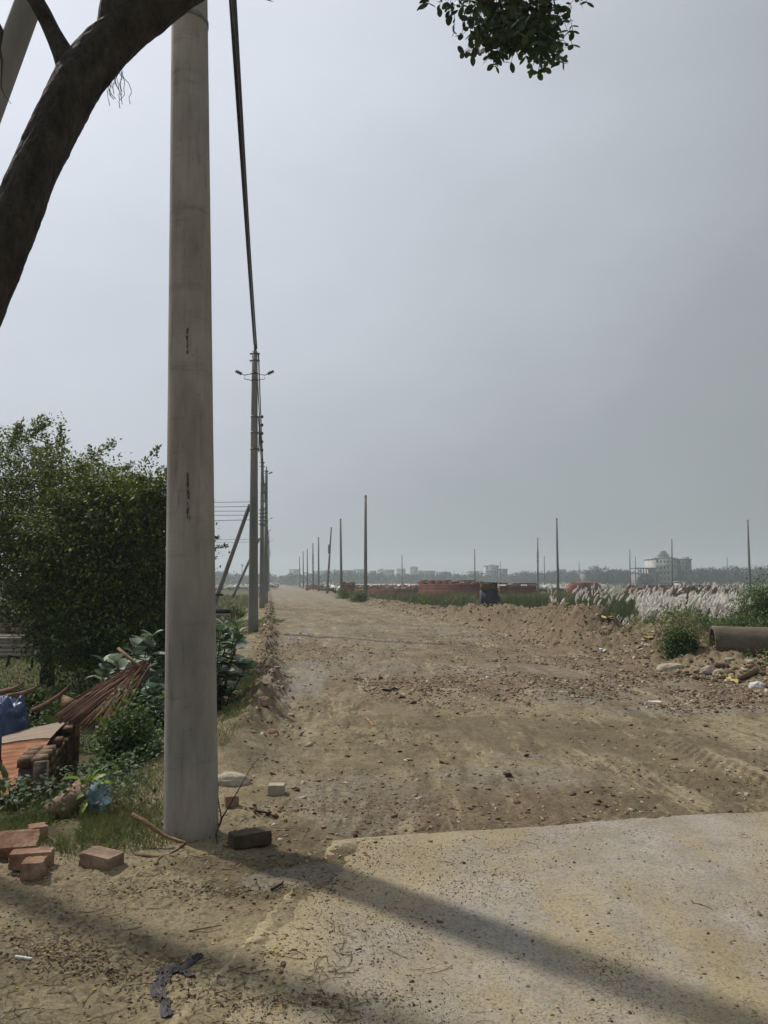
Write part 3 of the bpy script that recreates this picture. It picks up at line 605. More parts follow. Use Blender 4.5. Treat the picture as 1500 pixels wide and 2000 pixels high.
merge_wires([(span(p2t + (dx, 0, dz), p3t + (ex, 0, ez), .25), .022) for dx, dz, ex, ez in [(.03, .2, 0, .2), (.12, -.05, .05, -.1), (.16, -2.2, .12, -1.5), (.2, -2.7, .15, -2.0)]],
            'cable_bundle', 'black cables strung from the armed pole to the double-racked pole')
merge_wires([(span(p3t + (dx, 0, dz), p5t + (ex, 0, ez), .3), .03) for dx, dz, ex, ez in [(.0, .2, 0, .2), (.15, -1.4, .15, -1.2)]],
            'cable_bundle', 'black cables strung from the double-racked pole on down the road')
merge_wires([(span(p5t + (0, 0, dz), p7t + (0, 0, dz), .5), .035) for dz in (.2, -1.3)],
            'cable_bundle', 'farthest black cables between the last small poles of the row')
for k_, (yl, yr) in enumerate(((981, 980), (990, 989), (998, 998), (1006, 1006), (1017, 1015))):
    a = P(380, yl, 47.2); b = P(503, yr, 47.0); a2 = a + (a - b) * 2.0
    wire(span(a2, b, .02, 12), .017, ['topmost', 'second from the top', 'middle', 'fourth from the top', 'lowest'][k_] + ' of the five near thin wires left of the armed pole', group='thin wires crossing left of the armed pole')
for k_, (yl, yr) in enumerate(((1054, 1053), (1059, 1058.5))):
    a = P(380, yl, 81); b = P(519, yr, 81); wire(span(a + (a - b) * 1.5, b, .02, 12), .018, ['upper', 'lower'][k_] + ' of the two faint low wires just above the far trees at left', group='faint low wires above the far trees')
# bare poles on the right
GB = 'bare concrete poles over the fields'
bare = [(714, 967, 1167, 'tallest bare pole standing right of the road end'),
 (665, 1013, 1165, 'bare pole second nearest in the right-hand row, straight and plain'), (647, 1030, 1160, 'bare pole leaning slightly with a small box clamped to it'),
 (622, 1049, 1158, 'bare pole fourth nearest in the row at the road end'), (611, 1061, 1156, 'bare pole fifth nearest in the row, with a thickened middle'),
 (600, 1072, 1153, 'bare pole third from the far end of the right row'), (592, 1077, 1152, 'bare pole second from the far end of the right row'), (585, 1087, 1150, 'farthest and leftmost bare pole of the right row'),
 (785, 1084, 1148, 'lone small bare pole right of the tallest one'), (927, 1072, 1147, 'bare pole left of the pale blue blocks'), (977, 1096, 1146, 'tiny bare pole rising over the pale blue blocks'),
 (1050, 1050, 1147, 'knobbly bare pole left of the taller thick one in the white grass'), (1063, 1086, 1146, 'short bare pole between the knobbly pole and the thick pole'),
 (1087, 1012, 1153, 'thick bare pole standing left of the red brick heap'), (1131, 1096, 1145, 'tiny bare pole over the red brick heap'),
 (1230, 1074, 1148, 'bare pole left of the unfinished frame, taller of the pair'), (1241, 1087, 1146, 'bare pole left of the unfinished frame, shorter of the pair'),
 (1287, 1098, 1146, 'thin bare pole before the left side of the big white building'), (1312, 1053, 1152, 'tall bare pole before the right side of the big white building'),
 (1420, 1088, 1148, 'slim bare pole before the dark trees right of the white building'), (1460, 1015, 1160, 'rightmost bare pole, thick and leaning left, behind the green shrubs')]
for k_, (px, yt, yb, lab) in enumerate(bare):
    D = 7.45 * 1500 / (1138 - yt); lean = {2: -.0}.get(k_, 0)
    tp = P(px, yt, D); dxb = {714: 0, 647: -8, 1460: 5, 1087: 3, 665: 2}.get(px, .6)
    bs = P(px + dxb, 1148, D); gz = float(H(bs[0], bs[1], False)); bs[2] = gz - .2; bs[0] = P(px + dxb, 1148, D)[0]
    root = empty('concrete_pole', bs, lab, 'pole', GB)
    mb = MB(); taper(mb, bs, tp, .165, .10, 14, 4); mb.build('shaft', M['pole_grey'], root, smooth=True)
    at = lambda f: bs + (tp - bs) * f
    mb = MB(); band(mb, at(.985), .108, .09, 12); mb.build('cap_band', M['steel'], root)
    if px == 647: mb = MB(); mb.box(at(.68) + (-.17, 0, 0), (.14, .2, 1.2)); mb.build('box', M['steel'], root)
    if px in (1050, 611):
        for f in (.74, .70, .66, .60):
            mb = MB(); band(mb, at(f), .19, .13, 10); mb.build('clamp', M['steel'], root)
# ------------------------------------------------------------------ trees
def crown(mb, ells, nclump, per, cr, L, Wd, shell=.55, seedv=0, flat=.6, up=.5):
    vol = np.array([e[3] * e[4] * e[5] for e in ells]) ** .67; vol = vol / vol.sum()
    ce = []
    for e, f in zip(ells, vol):
        k = max(3, int(nclump * f)); d = rdir(k); rr_ = (shell + (1 - shell) * rng.random(k) ** .5) * (.82 + .36 * fbm(d[:, 0] * 2.2 + e[0], d[:, 2] * 2.2 + e[1], 3, 5 + seedv))
        ce.append(np.array(e[:3]) + d * rr_[:, None] * np.array(e[3:6]))
    ce = np.concatenate(ce); k = len(ce)
    sc = cr * rng.uniform(.5, 1.4, k)
    c = ce[:, None] + rng.normal(0, 1, (k, per, 3)) * sc[:, None, None] * np.array([1, 1, flat]); n = k * per; c = c.reshape(-1, 3)
    d = rdir(n) * .8 + np.repeat(unit(rng.normal(0, 1, (k, 3))), per, 0) * .6; nr = rdir(n) * .6 + np.array([0, 0, up])
    leaves(mb, c, d, nr, L * rng.uniform(.6, 1.3, n), Wd * rng.uniform(.7, 1.2, n)); return ce
def limb(mb, a, b, r0, r1, wob=.15, n=8, sides=8):
    a = np.array(a, float); b = np.array(b, float); f = np.linspace(0, 1, n)[:, None]; p = a + (b - a) * f
    p[1:-1] += rng.normal(0, wob * .3, (n - 2, 3)) * np.linalg.norm(b - a) * .2; mb.tube(p, r0 + (r1 - r0) * f[:, 0], sides); return p
# left trees
def lefttree(label, base, ells, nc, leafmat, extra=()):
    root = empty('tree', base, label, 'tree')
    mb = MB(); ce = crown(mb, ells, nc, 46, .24, .08, .042, .35, flat=.30, up=1.1)
    for q in extra:   # shoots that stick out of the top
        a, b = q; f = rng.random(260); c = a + (b - a) * f[:, None] + rng.normal(0, .05, (260, 3)); leaves(mb, c, rdir(260) + (b - a), rdir(260), .08, .035)
    for e in ells:
        for q in range(26):
            d = rdir(1)[0]; d[2] = abs(d[2]) * .9; a = np.array(e[:3]) + unit(d) * np.array(e[3:6]) * .85; b = a + unit(d * (1, 1, .5)) * rng.uniform(.35, .8) + (0, 0, rng.uniform(-.05, .12)); k = 130
            f = rng.random(k); c = a + (b - a) * f[:, None] + rng.normal(0, 1, (k, 3)) * (.09, .09, .03) * (1.1 - f)[:, None] * 1.4
            leaves(mb, c, rdir(k) * (1, 1, .4) + (b - a) * 1.2, rdir(k) * .4 + (0, 0, 1), .085 * rng.uniform(.6, 1.2, k), .042)
    mb.build('crown', leafmat, root)
    mb = MB(); top = np.array(ells[0][:3]); limb(mb, base, base + (top - base) * .6, .16, .10)
    for c_ in ce[::max(1, len(ce) // 26)]: limb(mb, base + (top - base) * rng.uniform(.2, .6), c_, .05, .01)
    mb.build('trunk', M['bark'], root, smooth=True)
e1 = [(-6.9, 15.6, 2.75, 2.3, 1.7, 1.55), (-8.3, 15.6, 3.1, 1.7, 1.6, 1.75), (-5.6, 15.2, 2.2, 1.4, 1.4, 1.3), (-6.6, 15.6, 3.2, 1.3, 1.2, .85), (-7.0, 15.3, 1.6, 2.6, 1.4, .9)]
lefttree('tall spreading dark green tree with feathery tips at the left edge', np.array((-6.9, 16, -.6)), e1, 1250, M['leaf_tall'],
         [(P(120, 900, 15), P(118, 822, 15)), (P(150, 920, 15), P(222, 862, 15)), (P(60, 850, 15), P(95, 820, 15)), (P(20, 880, 15), P(40, 826, 15))])
e2 = [(-5.05, 14.0, 2.35, 1.3, 1.3, 1.1), (-4.8, 14, 1.2, 1.1, 1.2, 1.3), (-5.4, 14.2, 1.2, 1.4, 1.2, 1.2), (-5.0, 14.2, 2.85, 1.1, 1, .7), (-4.8, 13.8, .35, 1.2, 1.1, .9), (-5.0, 14.2, 1.8, 1.6, 1.2, 1.2), (-4.3, 14, .3, .75, .8, .8)]
lefttree('lower bushy dark tree reaching the ground between the tall tree and the foreground pole', np.array((-4.7, 14.2, -.6)), e2, 2000, M['leaf_tree'])
# foreground tree limb
M['bark_near'] = mat('bark near', [(.3, (.012, .010, .009)), (.55, (.045, .039, .034)), (.75, (.085, .075, .066))], 16, 9, .95, 1.0, 45, (1, 1, .45), dist=.04, rgh=.75)
base = np.array((-2.15, 2.62, -.02))
root = empty('foreground_tree', base, 'dark leaning tree limb arching over the top left corner, leafy sprays hanging above the road', 'tree')
pp = [(-330, 1560, 2.65, 70), (-250, 1250, 2.65, 62), (-165, 930, 2.66, 58), (-95, 720, 2.68, 55), (-35, 575, 2.7, 53), (18, 445, 2.75, 52), (62, 330, 2.8, 50), (112, 225, 2.87, 51), (160, 140, 2.93, 53), (222, 72, 3.0, 47), (290, 20, 3.06, 43), (360, -32, 3.12, 40), (480, -110, 3.2, 36), (640, -210, 3.3, 30), (820, -260, 3.5, 24), (960, -240, 3.65, 18), (1030, -180, 3.72, 12)]
pts = np.array([P(a + 5, b + 3, c) for a, b, c, _ in pp]); rad = np.array([d / 1500 * np.linalg.norm(p - (0, 0, EYE)) * .71 for p, (_, _, _, d) in zip(pts, pp)])
def resample(pts, rad, n):
    k = np.arange(len(pts)); u = np.linspace(0, len(pts) - 1, n)
    def cr(a):
        i = np.clip(np.floor(u).astype(int), 0, len(pts) - 2); f = (u - i)[:, None]; a = np.atleast_2d(a.T).T
        g = lambda j: a[np.clip(j, 0, len(pts) - 1)]
        p0, p1, p2, p3 = g(i - 1), g(i), g(i + 1), g(i + 2)
        return .5 * (2 * p1 + (p2 - p0) * f + (2 * p0 - 5 * p1 + 4 * p2 - p3) * f ** 2 + (3 * p1 - p0 - 3 * p2 + p3) * f ** 3)
    return cr(pts), cr(rad)[:, 0]
def rough_tube(mb, pts, rad, n=40, seed=0, amp=.05):
    k0 = mb.n; mb.tube(pts, rad, n); V = mb.V[-1]; m = len(pts)
    V = V.reshape(m, n, 3); c = pts[:, None]; an = np.arange(n) / n
    l = np.concatenate([[0], np.cumsum(np.linalg.norm(np.diff(pts, axis=0), axis=1))])
    f = 1 + amp * ((fbm(np.cos(an * 6.283)[None] * 2.5 + 9 + l[:, None] * 6, np.sin(an * 6.283)[None] * 2.5 + l[:, None] * 1.5, 4, seed) - .5) * 2) + amp * .8 * (fbm(np.cos(an * 6.283)[None] * 9 + l[:, None] * 26, np.sin(an * 6.283)[None] * 9, 2, seed + 5) - .5)
    mb.V[-1] = (c + (V - c) * f[..., None]).reshape(-1, 3)
mb = MB(); q, rr_ = resample(pts, rad, 320); rough_tube(mb, q, rr_, 48, 3, .10)
b2 = [(156, 175, 2.93, 36), (130, 118, 2.93, 21), (104, 66, 2.92, 15), (84, 25, 2.9, 14), (62, -14, 2.88, 14), (20, -90, 2.85, 16), (-60, -190, 2.9, 13)]
p2_ = np.array([P(a, b, c) for a, b, c, _ in b2]); r2_ = np.array([d / 1500 * 3.4 for *_, d in b2]); q, rr_ = resample(p2_, r2_, 60); rough_tube(mb, q, rr_, 32, 9, .05)
b3 = [(222, 72, 3.0, 30), (235, 10, 3.0, 32), (262, -50, 3.0, 28), (330, -160, 3.0, 22)]
p3_ = np.array([P(a, b, c) for a, b, c, _ in b3]); r3_ = np.array([d / 1500 * 3.5 for *_, d in b3]); q, rr_ = resample(p3_, r3_, 40); rough_tube(mb, q, rr_, 32, 12, .05)
mb.build('trunk', M['bark_near'], root, smooth=True)
# fine roots hanging from the limb
mb = MB()
for q in range(14):
    px, py = 215 + rng.uniform(-6, 22), 128 + rng.uniform(-6, 6); pa = [P(px, py, 2.93)]
    for s__ in range(rng.integers(4, 8)): px += rng.normal(1, 3.5); py += rng.uniform(7, 15); pa.append(P(px, py, 2.93 + rng.normal(0, .01)))
    mb.tube(pa, .0014, 4)
mb.build('hanging_roots', M['bark_near'], root); mb = MB(); pa = [P(-4, 45, 2.8), P(2, 60, 2.8), P(-2, 95, 2.8), P(4, 120, 2.8), P(2, 170, 2.8), P(10, 188, 2.8), P(22, 203, 2.8)]; mb.tube(pa, [.007, .011, .008, .004, .002, .0013, .001], 6)
mb.build('dangling_twig', M['bark_near'], root)
# pinnate leaf sprays
def spray(mbl, mbs, p0, d, L, npair, leafL):
    d = unit(np.array(d)); pts = [np.array(p0) + d * L * f + np.array((0, 0, -.25 * L * f * f)) for f in np.linspace(0, 1, 7)]
    mbs.tube(pts, .0014, 4, False)
    pts = np.array(pts); sd = unit(np.cross(d, rdir(1)[0]))
    for k in range(npair):
        f = (k + 1) / npair; c = pts[min(6, int(f * 6))]; g = .55 + .75 * f
        for s__ in (-1, 1):
            dl = unit(sd * s__ * .9 + d * .5 + rng.normal(0, .15, 3))
            bigleaves(mbl, c[None], dl[None], unit(rng.normal(0, .7, (1, 3)) + np.array([0, -.8, .5])), leafL * g * rng.uniform(.8, 1.15), leafL * g * .62, .05, (.25, .8, 1, .85, .3), .03)
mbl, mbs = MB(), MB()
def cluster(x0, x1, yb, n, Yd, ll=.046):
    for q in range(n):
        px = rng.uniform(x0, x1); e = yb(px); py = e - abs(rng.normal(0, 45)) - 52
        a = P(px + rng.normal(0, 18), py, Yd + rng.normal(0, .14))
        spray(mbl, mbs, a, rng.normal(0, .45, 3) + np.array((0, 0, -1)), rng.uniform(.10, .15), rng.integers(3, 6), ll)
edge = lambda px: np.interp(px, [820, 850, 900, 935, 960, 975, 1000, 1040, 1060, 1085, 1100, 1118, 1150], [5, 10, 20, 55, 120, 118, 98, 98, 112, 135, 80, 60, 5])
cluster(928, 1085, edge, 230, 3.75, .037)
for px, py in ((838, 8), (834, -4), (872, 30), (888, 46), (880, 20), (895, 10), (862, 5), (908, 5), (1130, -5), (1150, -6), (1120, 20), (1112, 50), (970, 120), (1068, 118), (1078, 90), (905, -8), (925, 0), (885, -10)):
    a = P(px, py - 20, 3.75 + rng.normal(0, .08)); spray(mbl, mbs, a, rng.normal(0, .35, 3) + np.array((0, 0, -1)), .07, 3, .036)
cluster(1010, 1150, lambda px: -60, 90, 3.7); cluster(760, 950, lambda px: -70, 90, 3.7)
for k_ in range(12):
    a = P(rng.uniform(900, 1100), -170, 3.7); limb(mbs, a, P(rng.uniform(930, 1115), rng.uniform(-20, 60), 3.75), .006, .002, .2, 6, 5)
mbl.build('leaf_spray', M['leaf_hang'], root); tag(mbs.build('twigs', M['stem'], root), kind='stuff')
# leafy upper crown outside the frame, casting the shade at the lower left
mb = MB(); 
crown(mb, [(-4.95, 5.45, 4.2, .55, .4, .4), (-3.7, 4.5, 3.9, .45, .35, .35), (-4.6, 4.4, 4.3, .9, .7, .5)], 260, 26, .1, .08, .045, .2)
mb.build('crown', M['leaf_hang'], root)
mb = MB(); limb(mb, P(-60, -190, 2.9), (-3.0, 3.8, 4.6), .035, .03); limb(mb, (-3.0, 3.8, 4.6), (-4.4, 5.6, 4.2), .03, .01); mb.build('branch', M['bark_near'], root)
mb = MB(); limb(mb, P(500, -25, 3.3), P(498, -160, 3.3), .02, .03, .1); mb.build('branch', M['bark_near'], root)
mb = MB(); bigleaves(mb, np.array([P(488, -8, 3.25)]), P(534, 4, 3.25)[None] - P(488, -8, 3.25)[None], np.array([[0, -.6, .8]]), .115, .035, .0); mb.build('dry_leaf', M['wood_dry'], root)
# ------------------------------------------------------------------ undergrowth
def bush(name, label, cat, c, rad, n, leafL, leafW, m, big=False, stems=14, group=None, kind=None, clump=40, hug=.3):
    c = np.array(c, float); root = empty(name, c, label, cat, group)
    mb = MB(); d = rdir(n); d[:, 2] = np.abs(d[:, 2]); rr_ = rng.random(n) ** .45
    cl = rdir(clump); cl[:, 2] = np.abs(cl[:, 2]); ci = rng.integers(0, clump, n)
    p = (cl[ci] * rng.uniform(.35, 1, clump)[ci][:, None] * .8 + rng.normal(0, .16, (n, 3))) * (1 - hug) + d * rr_[:, None] * hug
    p[:, 2] = np.abs(p[:, 2]); p = c + p * np.array(rad)
    dd = rdir(n) * .8 + (p - c) / np.array(rad) * .5; nr = rdir(n) * .5 + np.array((0, 0, .8))
    if big: bigleaves(mb, p, dd, nr, leafL * rng.uniform(.6, 1.2, n), leafW * rng.uniform(.7, 1.1, n), .3)
    else: leaves(mb, p, dd, nr, leafL * rng.uniform(.6, 1.2, n), leafW * rng.uniform(.7, 1.1, n))
    mb.build('foliage', m, root)
    mb = MB()
    for k in range(stems): limb(mb, c + rng.normal(0, .15, 3) * np.array(rad) * (1, 1, 0), p[rng.integers(0, n)], .006, .002, .2, 5, 5)
    mb.build('stem', M['stem'], root); return root
# weeds round the low ground (ground cover)
mb = MB(); mbg = MB()
n = 40000; x = rng.uniform(-7.5, -.9, n * 2); y = rng.uniform(5.2, 14, n * 2) ; t1, s1 = ts(x, y)
den = ss(.22, .45, fbm(x * 1.1, y * 1.1, 3, 101)) * (1 - ss(-1.1, -.7, t1))
wallz = (np.abs(x + 3.5) < 1.1) & (y > 5.7) & (y < 9.6)
k = (rng.random(n * 2) < den) & ~wallz; x, y = x[k], y[k]; hh = .05 + .32 * fbm(x * 1.4, y * 1.4, 3, 103) * rng.random(len(x))
p = on_ground(x, y); p[:, 2] += hh; n = len(x)
leaves(mb, p, rdir(n) * (1, 1, .5), rdir(n) * .5 + (0, 0, .9), rng.uniform(.025, .06, n), rng.uniform(.014, .032, n))
tag(mb.build('undergrowth', M['leaf_dark'], origin=np.zeros(3)), 'low leafy weeds covering the sunken ground left of the road', 'weeds', kind='stuff')
def grass_patch(name, label, pts, h, w, m=None, lean=.5):
    n = len(pts); mb = MB(); d = np.concatenate([rng.normal(0, lean, (n, 2)), np.ones((n, 1))], 1); h = h * rng.uniform(.4, 1.2, n)
    sd = unit(np.cross(d, rdir(n))); a = pts; mid = pts + unit(d) * (h * .55)[:, None]; tip = pts + unit(d) * h[:, None] + d * (1, 1, 0) * (h * .35)[:, None]
    v = np.stack([a - sd * w, a + sd * w, mid + sd * w * .7, tip, mid - sd * w * .7], 1).reshape(-1, 3)
    f = np.arange(n)[:, None] * 5; mb.add(v, np.concatenate([f + 0, f + 1, f + 2, f + 4], 1)); mb.F.setdefault(3, []).append(np.concatenate([f + 4, f + 2, f + 3], 1)); 
    return tag(mb.build(name, m or M['grass'], origin=np.zeros(3)), label, 'grass', kind='stuff')
x = rng.normal(-1.95, .42, 11000); y = rng.normal(5.0, .32, 11000)
k = (x < -1.2) & (y < 5.45) & (x > -2.75) & (y > 4.52 + .12 * np.sin(x * 5) + .25 * (vn(x * 4, y * 4, 9) - .5)) & (fbm(x * 3, y * 3, 3, 5) > .33); x, y = x[k], y[k]
grass_patch('grass', 'short green grass tuft left of the foreground pole foot', on_ground(x, y), .07, .0018)
x = rng.uniform(-3.0, -1.35, 4200); y = rng.uniform(5.3, 7.5, 4200); k = fbm(x * 2, y * 2, 3, 15) > .42; grass_patch('grass', 'longer rank grass among the weeds behind the foreground pole', on_ground(x[k], y[k]), .13, .0022)
x = rng.uniform(-12, -4, 22000); y = rng.uniform(15, 32, 22000); grass_patch('grass', 'sunny mown grass between the brick plinths under the trees', on_ground(x, y), .10, .012, lean=.8)
# ridge tufts
s1 = rng.uniform(8, 15, 2500); t1 = rng.normal(-.35, .12, 2500); x, y = xy(t1, s1); k = fbm(x * 2, y * 2, 3, 25) > .5; grass_patch('grass', 'sparse grass hanging on the soil bank beside the road', on_ground(x[k], y[k]), .12, .003)
s1 = rng.uniform(14, 60, 9000); t1 = rng.normal(9.1, .35, 9000); x, y = xy(t1, s1); k = fbm(x * .9, y * .9, 3, 26) > .5; grass_patch('grass', 'rank grass growing along the back of the soil bank right of the road', on_ground(x[k], y[k]), .26, .008)
x = rng.uniform(6.0, 13, 30000); y = rng.uniform(12.6, 24, 30000); t1, s1 = ts(x, y); k = (fbm(x * .8, y * .8, 3, 28) > .42) & (t1 > 8.0) & ~((np.abs(y - 14.5) < .55) & (x > 6.1)) & ~((x < 8) & (y < 16.5) & (y > 15.3))
x, y = x[k], y[k]; p = on_ground(x, y); p[:, 2] += .04 + .38 * rng.random(len(x)) * fbm(x * 1.3, y * 1.3, 3, 29); mb = MB(); leaves(mb, p, rdir(len(x)), rdir(len(x)) * .5 + (0, 0, .9), rng.uniform(.04, .09, len(x)), rng.uniform(.02, .045, len(x)))
tag(mb.build('undergrowth', M['leaf_mid'], origin=np.zeros(3)), 'green weeds spreading around and behind the concrete pipe', 'weeds', kind='stuff')
# calotropis shrubs (large oval pale leaves)
def milkweed(c, h, label, nst=6, spread=.3, m=None):
    c = np.array(c); root = empty('milkweed_shrub', c, label, 'shrub', 'large-leaved shrubs beside the foreground pole'); mb = MB(); ms = MB()
    for k in range(nst):
        a = k / nst * 6.28 + rng.normal(0, .4); hh = h * rng.uniform(.6, 1); top = c + np.array((math.cos(a) * spread * rng.uniform(.4, 1), math.sin(a) * spread * .8, hh))
        p = limb(ms, c, top, .014, .007, .15, 8, 6)
        for j_ in range(2, 13):
            f = j_ / 12; q = c + (top - c) * f; az_ = j_ * 1.57 + k
            for s__ in (0, math.pi):
                d = np.array((math.cos(az_ + s__), math.sin(az_ + s__), .35 + .7 * (f > .85)))
                bigleaves(mb, q[None], d[None], np.array([[0, 0, 1.]]) + rng.normal(0, .25, (1, 3)), h * .17 * rng.uniform(.7, 1.15) * (1 - .3 * (f > .9)), h * .10, .3, (.3, .85, 1, .85, .12), .12)
    mb.build('leaves', m or M['leaf_pale'], root); ms.build('stem', M['stem'], root)
M['leaf_milk'] = mat('leaf milk', [(.2, (.05, .10, .055)), (.6, (.11, .18, .10)), (.85, (.34, .40, .32))], 3, 3, .5, 0, trans=.18, island=.8)
c_ = GT(448, 1400); milkweed((-2.05, 9.3, -.2), 1.28, 'large-leaved shrub right of the foreground pole', 15, .42, M['leaf_milk'])
milkweed((-2.35, 8.6, -.45), 1.0, 'lower dark large-leaved shrub at the foot of the soil bank right of the foreground pole', 12, .35, M['leaf_milk'])
milkweed((-3.05, 9.4, -.5), 1.45, 'pale dusty large-leaved shrub peeping out left of the foreground pole', 12, .4)
bush('bush', 'dense leafy weed bush against the left side of the foreground pole', 'bush', (-2.35, 7.2, -.5), (.45, .5, 1.35), 8000, .055, .032, M['leaf_mid'], clump=60)
bush('bush', 'low dark weeds between the brick wall and the foreground pole', 'bush', (-2.3, 6.4, -.5), (.6, .5, .55), 3600, .05, .03, M['leaf_dark'], clump=60)
bush('bush', 'dark broad-leaved weed growing in front of the orange board', 'weed', (-2.85, 5.65, -.25), (.42, .4, .5), 500, .11, .055, M['leaf_dark'], big=True, clump=24)
bush('bush', 'small weed at the left edge behind the broken bricks', 'weed', (-2.75, 5.15, -.1), (.3, .25, .2), 320, .07, .035, M['leaf_dark'], big=True, clump=14)
bush('bush', 'dark weeds on the bank right behind the foreground pole', 'weed', (-1.45, 6.7, -.15), (.3, .5, .38), 900, .06, .035, M['leaf_dark'], clump=24)
for k_, (px, lab) in enumerate(((15, 'leafy shrub at the far left of the low row under the trees'), (70, 'fullest leafy shrub of the low row, left of its middle'), (125, 'leafy shrub just right of the middle of the low row'), (165, 'leafy shrub of the low row nearest the stick bundle'), (205, 'dim leafy shrub at the right end of the low row'))):
    q = P(px, 1390, 11.6 + .3 * math.sin(k_ * 2)); q[2] = -.58; bush('bush', lab, 'shrub', q, (.42, .4, .62 if k_ != 1 else .72), 900, .10, .05, M['leaf_mid'], big=True, clump=26, group='row of low shrubs under the trees')
for px, py, lab in ((25, 1400, 'yellowish ground weed beside the blue tarpaulin'), (80, 1395, 'yellowish ground weed between the tarpaulin and the stick bundle')):
    q = P(px, py, 9.8); q[2] = -.55; bush('bush', lab, 'weed', q, (.4, .4, .3), 1500, .045, .03, M['leaf_bright'], clump=30)
q = P(122, 1345, 10.3); q[2] = -.3
root = empty('banana_seedling', q, 'young plant with upright broad leaves above the stick bundle', 'plant'); mb = MB()
for az_, el, L_ in ((0.5, .9, .3), (2.6, .7, .26), (1.6, 1.6, .34), (3.4, .4, .3), (-.4, .5, .28), (4.2, .3, .25)):
    bigleaves(mb, q[None], np.array([[math.cos(az_), .2 * math.sin(az_), el]]), np.array([[0, -1., .4]]), L_, .09, .15, (.15, .8, 1, .75, .03), .1)
mb.build('leaves', M['leaf_mid'], root); mb = MB(); limb(mb, q - (0, 0, .3), q, .012, .008); mb.build('stem', M['stem'], root)
# ------------------------------------------------------------------ objects on the left
# low brick wall
wa = np.array((-3.08, 7.15)); wb = np.array((-3.52, 8.95)); wd = (wb - wa) / np.linalg.norm(wb - wa); wn = np.array((wd[1], -wd[0])); WL = np.linalg.norm(wb - wa)
root = empty('brick_wall', (wa[0], wa[1], -.6), 'low crumbling brick wall holding up the orange board', 'wall')
mb = MB(); rzw = math.atan2(wd[1], wd[0])
for row in range(7):
    for k in range(9):
        for lay in (0, 1):
            u = (k + .5 * (row % 2)) * .215 + .1
            if u > WL: continue
            if row == 6 and rng.random() < .35: continue
            p = wa + wd * u - wn * (.06 + .12 * lay); mb.box((p[0], p[1], -.57 + row * .082), (.203, .108, .073), rz=rzw + rng.normal(0, .012), jit=.004)
mb.build('bricks', M['brick_mossy'], root)
mb = MB(); p = wa + wd * WL / 2 - wn * .12; mb.box((p[0], p[1], -.36), (WL, .2, .46), rz=rzw); mb.build('mortar', M['pipe'], root)
for u, h_ in ((-.07, .55), (WL + .05, .6)):
    p = wa + wd * u - wn * .02; mb = MB(); mb.box((p[0], p[1], -.6 + h_ / 2), (.10, .12, h_), rz=rzw, jit=.008); mb.build('post', M['wood_dry'] if u > 0 else M['pipe'], root)
# orange board (bent plywood sheet)
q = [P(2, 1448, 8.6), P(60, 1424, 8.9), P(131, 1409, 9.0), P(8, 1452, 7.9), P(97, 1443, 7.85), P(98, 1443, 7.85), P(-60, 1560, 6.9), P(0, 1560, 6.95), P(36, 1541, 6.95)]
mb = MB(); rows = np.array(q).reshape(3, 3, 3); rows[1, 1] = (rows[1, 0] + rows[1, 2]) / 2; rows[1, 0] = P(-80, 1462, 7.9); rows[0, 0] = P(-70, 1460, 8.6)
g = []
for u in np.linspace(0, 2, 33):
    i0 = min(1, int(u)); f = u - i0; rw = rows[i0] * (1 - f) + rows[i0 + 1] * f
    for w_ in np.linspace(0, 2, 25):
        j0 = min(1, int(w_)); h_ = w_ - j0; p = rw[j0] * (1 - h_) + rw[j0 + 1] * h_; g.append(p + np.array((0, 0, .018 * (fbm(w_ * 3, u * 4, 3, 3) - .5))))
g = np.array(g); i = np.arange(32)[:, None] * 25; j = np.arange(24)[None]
for (lo, hi, mt, nm, lab) in ((0, 16, M['ply_pale'], 'pale_board', 'pale grey tan board lying flat on the far end of the brick wall'), (16, 32, M['ply'], 'plywood_sheet', 'orange brown board sloping down against the near end of the brick wall')):
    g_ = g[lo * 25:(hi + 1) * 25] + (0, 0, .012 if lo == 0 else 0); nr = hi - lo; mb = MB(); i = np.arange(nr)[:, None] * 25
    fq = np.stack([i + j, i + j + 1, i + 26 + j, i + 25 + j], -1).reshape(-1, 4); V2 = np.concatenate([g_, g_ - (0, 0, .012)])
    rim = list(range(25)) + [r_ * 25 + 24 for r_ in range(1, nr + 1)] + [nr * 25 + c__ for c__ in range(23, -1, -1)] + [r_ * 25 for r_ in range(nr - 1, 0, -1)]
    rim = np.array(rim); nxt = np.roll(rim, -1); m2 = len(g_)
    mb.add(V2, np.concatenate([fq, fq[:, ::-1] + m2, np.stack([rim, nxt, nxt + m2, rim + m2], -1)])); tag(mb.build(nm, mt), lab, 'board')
# stick bundle
root = None; mb = MB(); tie = P(283, 1302, 9.0)
for k in range(230):
    f = rng.random(); e = P(108 + 112 * f + rng.normal(0, 5), 1402 + 46 * f ** 1.5 + rng.normal(0, 5), 8.5 - .7 * f + rng.normal(0, .08)); a = tie + rng.normal(0, .03, 3) + (0, 0, .02 - .07 * f)
    mid = (a + e) / 2 + np.array((rng.normal(0, .012), 0, .07 + rng.normal(0, .018))); u = np.linspace(0, 1, 8)[:, None]
    pts = (1 - u) ** 2 * a + 2 * u * (1 - u) * mid + u * u * e; mb.tube(pts, rng.uniform(.0035, .0065), 5)
sb = mb.build('stick_bundle', M['frond']); tag(sb, 'fanned bundle of thin reddish brown sticks lying behind the brick wall', 'stick bundle')
mb = MB(); k_ = tie * .9 + P(220, 1355, 8.8) * .1; mb.tube([k_ + (.0 + .11 * math.cos(a) * .6, .05 * math.sin(a), .10 * math.sin(a) - .01) for a in np.linspace(0, 6.28, 18)], .006, 5); mb.build('tie', M['stem'], sb)
